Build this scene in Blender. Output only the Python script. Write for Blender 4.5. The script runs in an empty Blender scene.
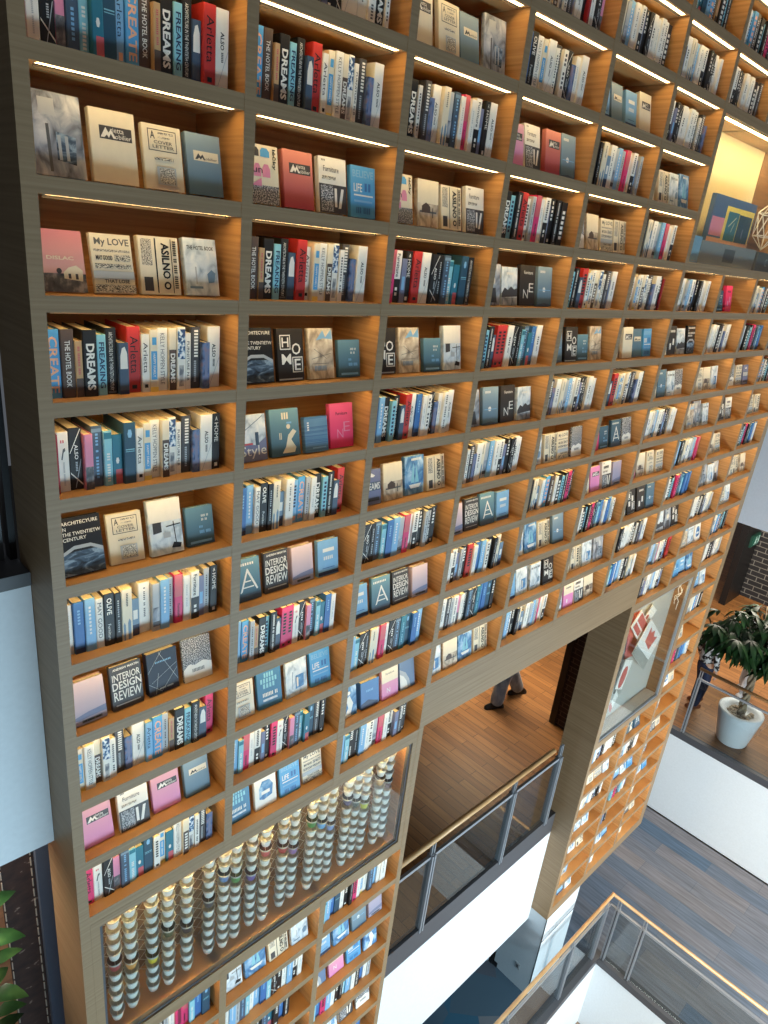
import bpy, bmesh, math, random
import numpy as np
from mathutils import Matrix, Vector, Euler

random.seed(11)
SC = bpy.context.scene
COL = SC.collection
PI = math.pi

# ------------------------------------------------------------------ camera
FPX = 689.97
RC = [[0.7201014628324032, -0.6856829960609839, 0.10626717338607328],
      [-0.18316213729236897, -0.3355637617332965, -0.9240392812396511],
      [0.6692574352886372, 0.6459379155338633, -0.3672311187612558]]
CAM = Vector((-0.8578, -2.5005, -0.4352))
cd = bpy.data.cameras.new('camera')
cam = bpy.data.objects.new('camera', cd)
COL.objects.link(cam)
cd.sensor_fit = 'VERTICAL'
cd.sensor_height = 36.0
cd.lens = FPX / 1024 * 36.0
cd.clip_start = 0.05
cd.clip_end = 200
m = Matrix.Identity(4)
for i in range(3):
    m[i][0], m[i][1], m[i][2] = RC[0][i], -RC[1][i], -RC[2][i]
    m[i][3] = CAM[i]
cam.matrix_world = m
SC.camera = cam


def proj(p):
    d = Vector(p) - CAM
    c = [sum(RC[k][i] * d[i] for i in range(3)) for k in range(3)]
    if c[2] < 0.05:
        return None
    return 384 + FPX * c[0] / c[2], 512 + FPX * c[1] / c[2], c[2]


def unproj(x, y, axis, val):
    d = [(x - 384) / FPX, (y - 512) / FPX, 1.0]
    w = Vector([sum(RC[k][i] * d[k] for k in range(3)) for i in range(3)])
    t = (val - CAM[axis]) / w[axis]
    return CAM + w * t


# ------------------------------------------------------------------ materials
def lin(c):
    c = c / 255.0
    return c / 12.92 if c <= 0.04045 else ((c + 0.055) / 1.055) ** 2.4


def L(rgb):
    return (lin(rgb[0]), lin(rgb[1]), lin(rgb[2]), 1.0)


_M = {}


def new_mat(name):
    mt = bpy.data.materials.new(name)
    mt.use_nodes = True
    nt = mt.node_tree
    return mt, nt, nt.nodes['Principled BSDF']


def flat(rgb, rough=0.5, metal=0.0, name=None):
    k = ('flat', tuple(rgb), rough, metal)
    if k not in _M:
        mt, nt, b = new_mat(name or 'paint')
        tc = nt.nodes.new('ShaderNodeTexCoord')
        no = nt.nodes.new('ShaderNodeTexNoise')
        no.inputs['Scale'].default_value = 35.0
        no.inputs['Detail'].default_value = 2.0
        mx = nt.nodes.new('ShaderNodeMixRGB')
        a = L(rgb)
        mx.inputs[1].default_value = tuple(x * 0.93 for x in a[:3]) + (1,)
        mx.inputs[2].default_value = tuple(min(1, x * 1.05) for x in a[:3]) + (1,)
        nt.links.new(tc.outputs['Object'], no.inputs['Vector'])
        nt.links.new(no.outputs['Fac'], mx.inputs[0])
        nt.links.new(mx.outputs[0], b.inputs['Base Color'])
        b.inputs['Roughness'].default_value = rough
        b.inputs['Metallic'].default_value = metal
        _M[k] = mt
    return _M[k]


def ramp_mat(name, stops, scale=(6, 6, 6), detail=4.0, grad=None, rough=0.5, dist=0.0, tex='noise'):
    """colour ramp over a stretched noise, optionally added to a gradient along z: grad=(z0, z1, weight)"""
    if name in _M:
        return _M[name]
    mt, nt, b = new_mat(name)
    N = nt.nodes
    tc = N.new('ShaderNodeTexCoord')
    mp = N.new('ShaderNodeMapping')
    mp.inputs['Scale'].default_value = scale
    nt.links.new(tc.outputs['Object'], mp.inputs['Vector'])
    if tex == 'noise':
        t = N.new('ShaderNodeTexNoise')
        t.inputs['Detail'].default_value = detail
        t.inputs['Distortion'].default_value = dist
        out = t.outputs['Fac']
    else:
        t = N.new('ShaderNodeTexVoronoi')
        out = t.outputs['Distance'] if tex == 'voronoi' else t.outputs['Color']
    t.inputs['Scale'].default_value = 1.0
    nt.links.new(mp.outputs[0], t.inputs['Vector'])
    if grad:
        sp = N.new('ShaderNodeSeparateXYZ')
        nt.links.new(tc.outputs['Object'], sp.inputs[0])
        mr = N.new('ShaderNodeMapRange')
        mr.inputs['From Min'].default_value = grad[0]
        mr.inputs['From Max'].default_value = grad[1]
        nt.links.new(sp.outputs['Z'], mr.inputs['Value'])
        mx = N.new('ShaderNodeMix')
        mx.inputs[0].default_value = grad[2]
        nt.links.new(out, mx.inputs[2])
        nt.links.new(mr.outputs[0], mx.inputs[3])
        out = mx.outputs[0]
    cr = N.new('ShaderNodeValToRGB')
    el = cr.color_ramp.elements
    while len(el) < len(stops):
        el.new(0.5)
    for e, (p, c) in zip(el, stops):
        e.position = p
        e.color = L(c)
    nt.links.new(out, cr.inputs[0])
    nt.links.new(cr.outputs[0], b.inputs['Base Color'])
    b.inputs['Roughness'].default_value = rough
    _M[name] = mt
    return mt


def plank_mat(name, c1, c2, mortar, bw, bh, rot=0.0, msize=0.006, rough=0.4, bump=0.0, grain=True, coords='Object', off=0.5, axes=None):
    if name in _M:
        return _M[name]
    mt, nt, b = new_mat(name)
    N = nt.nodes
    tc = N.new('ShaderNodeTexCoord')
    src = tc.outputs[coords]
    if axes:
        sp = N.new('ShaderNodeSeparateXYZ')
        cb = N.new('ShaderNodeCombineXYZ')
        nt.links.new(src, sp.inputs[0])
        nt.links.new(sp.outputs[axes[0]], cb.inputs[0])
        nt.links.new(sp.outputs[axes[1]], cb.inputs[1])
        src = cb.outputs[0]
    mp = N.new('ShaderNodeMapping')
    mp.inputs['Rotation'].default_value = (0, 0, rot)
    nt.links.new(src, mp.inputs['Vector'])
    br = N.new('ShaderNodeTexBrick')
    br.offset = off
    br.inputs['Color1'].default_value = L(c1)
    br.inputs['Color2'].default_value = L(c2)
    br.inputs['Mortar'].default_value = L(mortar)
    br.inputs['Scale'].default_value = 1.0
    br.inputs['Mortar Size'].default_value = msize
    br.inputs['Brick Width'].default_value = bw
    br.inputs['Row Height'].default_value = bh
    nt.links.new(mp.outputs[0], br.inputs['Vector'])
    col = br.outputs['Color']
    if grain:
        m2 = N.new('ShaderNodeMapping')
        m2.inputs['Scale'].default_value = (2.0, 28.0, 28.0)
        nt.links.new(mp.outputs[0], m2.inputs['Vector'])
        no = N.new('ShaderNodeTexNoise')
        no.inputs['Scale'].default_value = 1.0
        no.inputs['Detail'].default_value = 5
        nt.links.new(m2.outputs[0], no.inputs['Vector'])
        mr = N.new('ShaderNodeMapRange')
        mr.inputs['From Min'].default_value = 0.3
        mr.inputs['From Max'].default_value = 0.7
        mr.inputs['To Min'].default_value = 0.72
        mr.inputs['To Max'].default_value = 1.15
        nt.links.new(no.outputs['Fac'], mr.inputs['Value'])
        mx = N.new('ShaderNodeMixRGB')
        mx.blend_type = 'MULTIPLY'
        mx.inputs[0].default_value = 1.0
        nt.links.new(col, mx.inputs[1])
        nt.links.new(mr.outputs[0], mx.inputs[2])
        col = mx.outputs[0]
    nt.links.new(col, b.inputs['Base Color'])
    b.inputs['Roughness'].default_value = rough
    _M[name] = mt
    return mt


def emit_mat(name, rgb, strength):
    if name not in _M:
        mt, nt, b = new_mat(name)
        b.inputs['Base Color'].default_value = L(rgb)
        b.inputs['Emission Color'].default_value = L(rgb)
        b.inputs['Emission Strength'].default_value = strength
        _M[name] = mt
    return _M[name]


def glass_mat(name='clear_glass', tint=(249, 252, 251), ior=1.45, boost=1.0):
    if name not in _M:
        mt = bpy.data.materials.new(name)
        mt.use_nodes = True
        nt = mt.node_tree
        nt.nodes.clear()
        o = nt.nodes.new('ShaderNodeOutputMaterial')
        tr = nt.nodes.new('ShaderNodeBsdfTransparent')
        tr.inputs[0].default_value = L(tint)
        gl = nt.nodes.new('ShaderNodeBsdfGlossy')
        gl.inputs['Roughness'].default_value = 0.02
        lw = nt.nodes.new('ShaderNodeLayerWeight')
        lw.inputs['Blend'].default_value = 0.5
        pw = nt.nodes.new('ShaderNodeMath')
        pw.operation = 'POWER'
        pw.inputs[1].default_value = 4.0
        fr = nt.nodes.new('ShaderNodeMath')
        fr.operation = 'MULTIPLY_ADD'
        fr.inputs[1].default_value = 0.7 * boost
        fr.inputs[2].default_value = 0.035 * boost
        nt.links.new(lw.outputs['Facing'], pw.inputs[0])
        nt.links.new(pw.outputs[0], fr.inputs[0])
        mx = nt.nodes.new('ShaderNodeMixShader')
        nt.links.new(fr.outputs[0], mx.inputs[0])
        nt.links.new(tr.outputs[0], mx.inputs[1])
        nt.links.new(gl.outputs[0], mx.inputs[2])
        nt.links.new(mx.outputs[0], o.inputs[0])
        _M[name] = mt
    return _M[name]


VENEER = ramp_mat('grey_oak_veneer', [(0.25, (134, 107, 77)), (0.5, (148, 120, 88)), (0.75, (160, 132, 100))], (1.2, 1.2, 70), 6)
OAK = ramp_mat('light_oak', [(0.25, (172, 124, 74)), (0.5, (198, 148, 94)), (0.75, (214, 166, 110))], (1.5, 1.5, 60), 6, rough=0.45)
WHITE = flat((230, 235, 238), 0.55, name='white_paint')
DARK = flat((22, 22, 24), 0.4, name='black_metal')
STEEL = flat((150, 153, 158), 0.35, 0.25, name='brushed_steel')
CHANNEL = flat((84, 84, 88), 0.45, 0.2, name='grey_channel')
HANDRAIL = ramp_mat('handrail_wood', [(0.3, (188, 142, 92)), (0.7, (222, 178, 126))], (3, 3, 40), 4, rough=0.3)
PAGES = ramp_mat('page_edges', [(0.3, (226, 212, 176)), (0.7, (246, 236, 208))], (160, 20, 20), 2, rough=0.8)
LEDDARK = flat((60, 48, 36), .7, name='added_led_baffle')
LEDBAR = flat((210, 200, 180), .5, name='led_housing')
LED = emit_mat('warm_led', (255, 214, 140), 13.5)
CASELED = emit_mat('case_led', (255, 220, 150), 48.0)
CUPLED = emit_mat('cup_case_led', (255, 216, 140), 170.0)
GLASS = glass_mat()
RAILGLASS = glass_mat('rail_glass', (232, 238, 240), 1.6)


# ------------------------------------------------------------------ mesh helpers
class MB:
    def __init__(s):
        s.v, s.f, s.mi, s.mats = [], [], [], []

    def m(s, mat):
        if mat not in s.mats:
            s.mats.append(mat)
        return s.mats.index(mat)

    def face(s, pts, mat):
        n = len(s.v)
        s.v += [tuple(p) for p in pts]
        s.f.append(tuple(range(n, n + len(pts))))
        s.mi.append(s.m(mat))

    def poly(s, v, f, mat, M=None):
        n = len(s.v)
        s.v += [tuple(M @ Vector(p)) if M else tuple(p) for p in v]
        k = s.m(mat)
        for q in f:
            s.f.append(tuple(n + i for i in q))
            s.mi.append(k)

    def box(s, x0, x1, y0, y1, z0, z1, mat, front=None, left=None, M=None, skip=''):
        n = len(s.v)
        vs = [(x0, y0, z0), (x1, y0, z0), (x1, y1, z0), (x0, y1, z0), (x0, y0, z1), (x1, y0, z1), (x1, y1, z1), (x0, y1, z1)]
        s.v += [tuple(M @ Vector(p)) if M else p for p in vs]
        k = s.m(mat)
        kf = s.m(front) if front else k
        kl = s.m(left) if left else k
        for tag, q, mm in (('d', (0, 3, 2, 1), k), ('u', (4, 5, 6, 7), k), ('f', (0, 1, 5, 4), kf), ('b', (2, 3, 7, 6), k), ('r', (1, 2, 6, 5), k), ('l', (3, 0, 4, 7), kl)):
            if tag in skip:
                continue
            s.f.append(tuple(n + i for i in q))
            s.mi.append(mm)

    def prism(s, pts, y0, y1, mat):
        """outline in (x, z) extruded along y"""
        n = len(s.v)
        c = len(pts)
        s.v += [(p[0], y0, p[1]) for p in pts] + [(p[0], y1, p[1]) for p in pts]
        k = s.m(mat)
        s.f.append(tuple(n + i for i in range(c)))
        s.f.append(tuple(n + c + i for i in reversed(range(c))))
        for i in range(c):
            j = (i + 1) % c
            s.f.append((n + i, n + c + i, n + c + j, n + j))
        s.mi += [k] * (c + 2)

    def tube(s, pts, r, mat, seg=10, cap=True):
        pts = [Vector(p) for p in pts]
        rs = r if isinstance(r, (list, tuple)) else [r] * len(pts)
        n = len(s.v)
        k = s.m(mat)
        up = None
        for i, p in enumerate(pts):
            t = (pts[min(i + 1, len(pts) - 1)] - pts[max(i - 1, 0)]).normalized()
            if up is None:
                up = t.orthogonal().normalized()
            a = (up - t * up.dot(t)).normalized()
            up = a
            b = t.cross(a)
            for j in range(seg):
                q = 2 * PI * j / seg
                s.v.append(tuple(p + (a * math.cos(q) + b * math.sin(q)) * rs[i]))
        for i in range(len(pts) - 1):
            for j in range(seg):
                j2 = (j + 1) % seg
                s.f.append((n + i * seg + j, n + i * seg + j2, n + (i + 1) * seg + j2, n + (i + 1) * seg + j))
                s.mi.append(k)
        if cap:
            s.f.append(tuple(n + j for j in reversed(range(seg))))
            s.f.append(tuple(n + (len(pts) - 1) * seg + j for j in range(seg)))
            s.mi += [k, k]

    def lathe(s, prof, mat, seg=24, c=(0, 0, 0)):
        """prof: list of (r, z[, mat])"""
        n = len(s.v)
        for p in prof:
            for j in range(seg):
                q = 2 * PI * j / seg
                s.v.append((c[0] + p[0] * math.cos(q), c[1] + p[0] * math.sin(q), c[2] + p[1]))
        for i in range(len(prof) - 1):
            mm = s.m(prof[i][2] if len(prof[i]) > 2 else mat)
            for j in range(seg):
                j2 = (j + 1) % seg
                s.f.append((n + i * seg + j, n + i * seg + j2, n + (i + 1) * seg + j2, n + (i + 1) * seg + j))
                s.mi.append(mm)

    def mesh(s, name, smooth=False):
        me = bpy.data.meshes.new(name)
        me.from_pydata(s.v, [], s.f)
        for mt in s.mats:
            me.materials.append(mt)
        me.polygons.foreach_set('material_index', s.mi)
        if smooth:
            me.polygons.foreach_set('use_smooth', [True] * len(s.f))
        me.update()
        return me

    def obj(s, name, parent=None, smooth=False, loc=None):
        o = bpy.data.objects.new(name, s.mesh(name, smooth))
        COL.objects.link(o)
        if parent is not None:
            o.parent = parent
        if loc:
            o.location = loc
        return o


def tag(o, label, cat, group=None, kind=None):
    if label:
        o['label'] = label
    if cat:
        o['category'] = cat
    if group:
        o['group'] = group
    if kind:
        o['kind'] = kind
    return o


def thing(name, label, cat, loc=(0, 0, 0), rot=(0, 0, 0), group=None):
    o = bpy.data.objects.new(name, None)
    o.empty_display_size = 0.05
    COL.objects.link(o)
    o.location = loc
    o.rotation_euler = rot
    return tag(o, label, cat, group)


def struct(name, mb, smooth=False):
    o = mb.obj(name, smooth=smooth)
    o['kind'] = 'structure'
    return o


def copy_tree(o, parent=None):
    c = o.copy()
    COL.objects.link(c)
    if parent is not None:
        c.parent = parent
    for ch in list(o.children):
        copy_tree(ch, c)
    return c


_T = {}


def text_geo(s, bold=0.0):
    """2-D letter mesh normalised to a unit box"""
    k = (s, bold)
    if k not in _T:
        cu = bpy.data.curves.new('lettering', 'FONT')
        cu.body = s
        cu.resolution_u = 2
        cu.offset = bold
        cu.align_x = 'LEFT'
        o = bpy.data.objects.new('lettering', cu)
        COL.objects.link(o)
        bpy.context.view_layer.update()
        me = o.evaluated_get(bpy.context.evaluated_depsgraph_get()).to_mesh()
        v = np.array([p.co[:2] for p in me.vertices])
        f = [tuple(p.vertices) for p in me.polygons]
        lo, hi = v.min(0), v.max(0)
        v = (v - lo) / (hi - lo)
        bpy.data.objects.remove(o)
        bpy.data.curves.remove(cu)
        _T[k] = (v, f)
    return _T[k]


# ------------------------------------------------------------------ bookcase grid
P = 0.36634      # row pitch
CP = 0.80        # column pitch
TU = 0.05        # upright thickness
TS = 0.055       # shelf thickness
DEPTH = 0.37
XEND = 10 * CP + 0.08
ZTOP = 5 * P
ZBOT = -22 * P - 0.16

bookcase = thing('bookcase', 'towering grey oak bookcase wall divided into rows of lit open compartments', 'bookcase', (3 * CP, 0.2, ZBOT))
bookcase.location = (0, 0, 0)


def up(c, z0, z1, w=None):
    mb = MB()
    x1 = c * CP
    x0 = x1 - TU
    if c == 10:
        x1 = XEND
    mb.box(x0, x1, 0, DEPTH, z0, z1, OAK, front=VENEER, left=VENEER if c == 0 else None)
    mb.obj('upright', bookcase)


up(0, ZBOT, ZTOP)
for c in (1, 2):
    up(c, -10 * P - TS, ZTOP)
    up(c, ZBOT, -13 * P)
up(3, ZBOT, ZTOP)
for c in (4, 5):
    up(c, -9 * P - TS, ZTOP)
up(6, -9 * P - TS, ZTOP)
up(7, ZBOT, -1 * P)
up(7, 2 * P - TS, ZTOP)
up(8, -10 * P - TS, -1 * P)
up(8, 2 * P - TS, ZTOP)
up(8, ZBOT, -15 * P)
up(9, ZBOT, ZTOP)
up(10, ZBOT, ZTOP)
mb = MB()
mb.box(7 * CP - TU - 0.012, 7 * CP - TU - 0.0005, 0.0, DEPTH + 0.02, ZBOT, -10 * P + 0.0, VENEER)
mb.obj('side_panel', bookcase)

SPAN = {}
for r in range(-5, 23):
    if r in (-1, 0):
        SPAN[r] = [(0, 6), (9, 10)]
    elif r <= 9:
        SPAN[r] = [(0, 10)]
    elif r == 10:
        SPAN[r] = [(0, 3), (7, 10)]
    elif r in (11, 12):
        SPAN[r] = [(9, 10)]
    elif r in (13, 14):
        SPAN[r] = [(0, 3), (9, 10)]
    else:
        SPAN[r] = [(0, 3), (7, 10)]
for r, sp in SPAN.items():
    for a, b in sp:
        mb = MB()
        x1 = XEND - 0.03 if b == 10 else b * CP - TU * 0.5
        mb.box(a * CP - TU * 0.5, x1, 0.0015, DEPTH - 0.005, -r * P - TS, -r * P, OAK, front=VENEER)
        mb.obj('shelf', bookcase)
for a, b in ((0, 3), (7, 10)):
    mb = MB()
    mb.box(a * CP - TU * 0.5, (XEND - 0.03 if b == 10 else b * CP - TU * 0.5), 0.002, DEPTH - 0.005, ZBOT, -22 * P - TS - 0.0005, VENEER)
    mb.obj('plinth_board', bookcase)
mb = MB()
mb.box(3 * CP, 7 * CP - TU, 0.001, DEPTH, -10 * P, -9 * P - TS - 0.0005, VENEER)
mb.obj('fascia_board', bookcase)


def is_cell(c, r):
    if not (0 <= c <= 9 and -4 <= r <= 22):
        return False
    if 6 <= c <= 8 and -1 <= r <= 1:
        return False
    if c <= 2 and 11 <= r <= 13:
        return False
    if 3 <= c <= 6 and r >= 10:
        return False
    if c in (7, 8) and 11 <= r <= 15:
        return False
    return True


mb = MB()
for (xa, xb, za, zb) in ((0, 6 * CP, -9 * P, ZTOP), (6 * CP, XEND - 0.02, 2 * P - 0.03, ZTOP), (6 * CP, 9 * CP - 0.03, -9 * P, -1 * P - 0.03), (9 * CP - 0.03, XEND - 0.02, ZBOT, 2 * P - 0.03),
                         (0, 3 * CP - 0.02, -10 * P - 0.03, -9 * P), (0, 3 * CP - 0.02, ZBOT, -13 * P - 0.03), (7 * CP - 0.02, 9 * CP - 0.03, -10 * P - 0.03, -9 * P), (7 * CP - 0.02, 9 * CP - 0.03, ZBOT, -15 * P - 0.03)):
    mb.box(xa, xb, DEPTH - 0.02, DEPTH - 0.002, za, zb, OAK)
mb.obj('back_panel', bookcase)

# LED strip under the front edge of every shelf, one per compartment
cells = [(c, r) for r in range(-4, 23) for c in range(10) if is_cell(c, r)]
rest = MB()


def strip_visible(c, r):
    q = proj((c * CP + 0.37, 0.02, -(r - 1) * P - TS))
    return q is not None and -40 < q[0] < 808 and -40 < q[1] < 1064


def strip(mbx, c, r):
    z = -(r - 1) * P - TS
    xa_, xb_ = c * CP + 0.03, (c + 1) * CP - TU - 0.03
    mbx.box(xa_, xb_, 0.012, 0.054, z - 0.0008, z - 0.0001, LEDBAR)
    mbx.box(xa_, xb_, 0.054, 0.0565, z - 0.011, z - 0.0001, LEDDARK)  # added lip behind the LED, keeps its light off the upper back panel
    mbx.face([(xa_ + .002, .044, z - .0011), (xb_ - .002, .044, z - .0011), (xb_ - .002, .018, z - .0011), (xa_ + .002, .018, z - .0011)], LED)


ranked = sorted([q for q in cells if strip_visible(*q)], key=lambda q: (q[1] > 2, -(proj((q[0] * CP + .37, 0, -q[1] * P)) or (0, 0, 1e-3))[2] ** -2))
own = set(ranked[:98])
for q in cells:
    if q in own:
        s_ = MB()
        strip(s_, *q)
        s_.obj('led_strip', bookcase)
    else:
        strip(rest, *q)
o = rest.obj('led_strip', bookcase)
o['kind'] = 'stuff'

# ------------------------------------------------------------------ books
C = dict(white=(232, 228, 218), cream=(228, 216, 190), black=(26, 25, 27), grey=(92, 92, 92), dgrey=(66, 64, 66), lgrey=(176, 180, 182), red=(188, 50, 48), dred=(150, 34, 44), pink=(222, 140, 168), mag=(214, 52, 108),
         blue=(58, 110, 170), lblue=(128, 176, 212), sky=(84, 158, 208), navy=(40, 56, 88), teal=(44, 116, 138), dteal=(40, 78, 100), cyan=(136, 194, 208), brown=(84, 68, 60), tan=(196, 158, 112), peach=(236, 176, 140), yellow=(240, 214, 110), steel=(112, 138, 160), slate=(70, 88, 108), purple=(120, 124, 152), rose=(200, 96, 104))
PH_GREY = ramp_mat('print_grey_photo', [(0.3, (60, 62, 70)), (0.5, (150, 156, 166)), (0.7, (214, 214, 212))], (18, 18, 12), 6, dist=0.6)
PH_DARK = ramp_mat('print_dark_photo', [(0.32, (24, 28, 34)), (0.5, (70, 90, 110)), (0.62, (150, 170, 186)), (0.75, (60, 74, 90))], (14, 14, 30), 6, dist=1.2)
PH_SPECK = ramp_mat('print_speckle', [(0.4, (32, 32, 36)), (0.5, (90, 96, 106)), (0.6, (222, 222, 222))], (230, 230, 230), 2)
PH_LIGHT = ramp_mat('print_pale_photo', [(0.3, (140, 158, 172)), (0.5, (206, 216, 222)), (0.7, (236, 238, 236))], (22, 22, 16), 5, dist=0.5)
PH_BLUE = ramp_mat('print_blue_photo', [(0.3, (40, 80, 130)), (0.5, (88, 140, 186)), (0.7, (180, 208, 226))], (20, 20, 14), 5, dist=0.7)
PH_FLOR = ramp_mat('print_floral', [(0.42, (36, 62, 106)), (0.5, (96, 138, 176)), (0.58, (226, 230, 232))], (60, 60, 60), 3)
PH_ABS = ramp_mat('print_abstract', [(0.35, (52, 66, 104)), (0.5, (96, 120, 160)), (0.65, (140, 120, 136))], (30, 30, 22), 3)
PH_WARM = ramp_mat('print_warm_photo', [(0.3, (120, 104, 90)), (0.5, (196, 178, 154)), (0.7, (236, 226, 204))], (20, 20, 14), 5, dist=0.6)
PH_TYPE = ramp_mat('print_small_type', [(0.44, (40, 40, 42)), (0.52, (216, 208, 190)), (0.7, (232, 224, 206))], (200, 200, 520), 2)
PH_TREES = ramp_mat('print_treeline', [(0.3, (44, 48, 56)), (0.5, (96, 96, 100)), (0.65, (170, 160, 156))], (30, 30, 24), 5)
PH_GUN = ramp_mat('print_muted', [(0.4, (110, 112, 118)), (0.6, (214, 208, 200))], (40, 40, 20), 3)
PH_PINK = ramp_mat('print_pink_sky', [(0.0, (214, 170, 160)), (1.0, (206, 112, 130))], (6, 6, 6), 2, grad=(0.06, 0.24, 0.85))
PH_REDG = ramp_mat('print_rose_fade', [(0.0, (164, 50, 70)), (1.0, (222, 142, 122))], (6, 6, 6), 2, grad=(0.0, 0.24, 0.9))
PH_PINKG = ramp_mat('print_pink_fade', [(0.0, (224, 136, 186)), (1.0, (214, 164, 172))], (6, 6, 6), 2, grad=(0.0, 0.22, 0.9))
PH_BLUEG = ramp_mat('print_bluegrey_fade', [(0.0, (86, 116, 134)), (1.0, (138, 160, 174))], (6, 6, 6), 2, grad=(0.0, 0.22, 0.9))
PH_MAGG = ramp_mat('print_magenta_fade', [(0.0, (226, 52, 104)), (1.0, (224, 92, 128))], (6, 6, 6), 2, grad=(0.0, 0.24, 0.9))
PH_LAKE = ramp_mat('print_lake', [(0.0, (150, 150, 176)), (0.3, (196, 176, 184)), (1.0, (232, 204, 200))], (4, 4, 14), 3, grad=(0.02, 0.2, 0.85))
PH_TEAL = ramp_mat('print_teal_fade', [(0.0, (54, 84, 104)), (1.0, (116, 156, 168))], (6, 6, 6), 3, grad=(0.0, 0.22, 0.85))
PH_LINES = ramp_mat('print_blue_lines', [(0.4, (74, 112, 148)), (0.5, (104, 142, 172)), (0.6, (78, 116, 152))], (1, 1, 140), 0)


def mat_of(k):
    return flat(C[k], 0.45, name='print_' + k) if isinstance(k, str) else k


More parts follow.
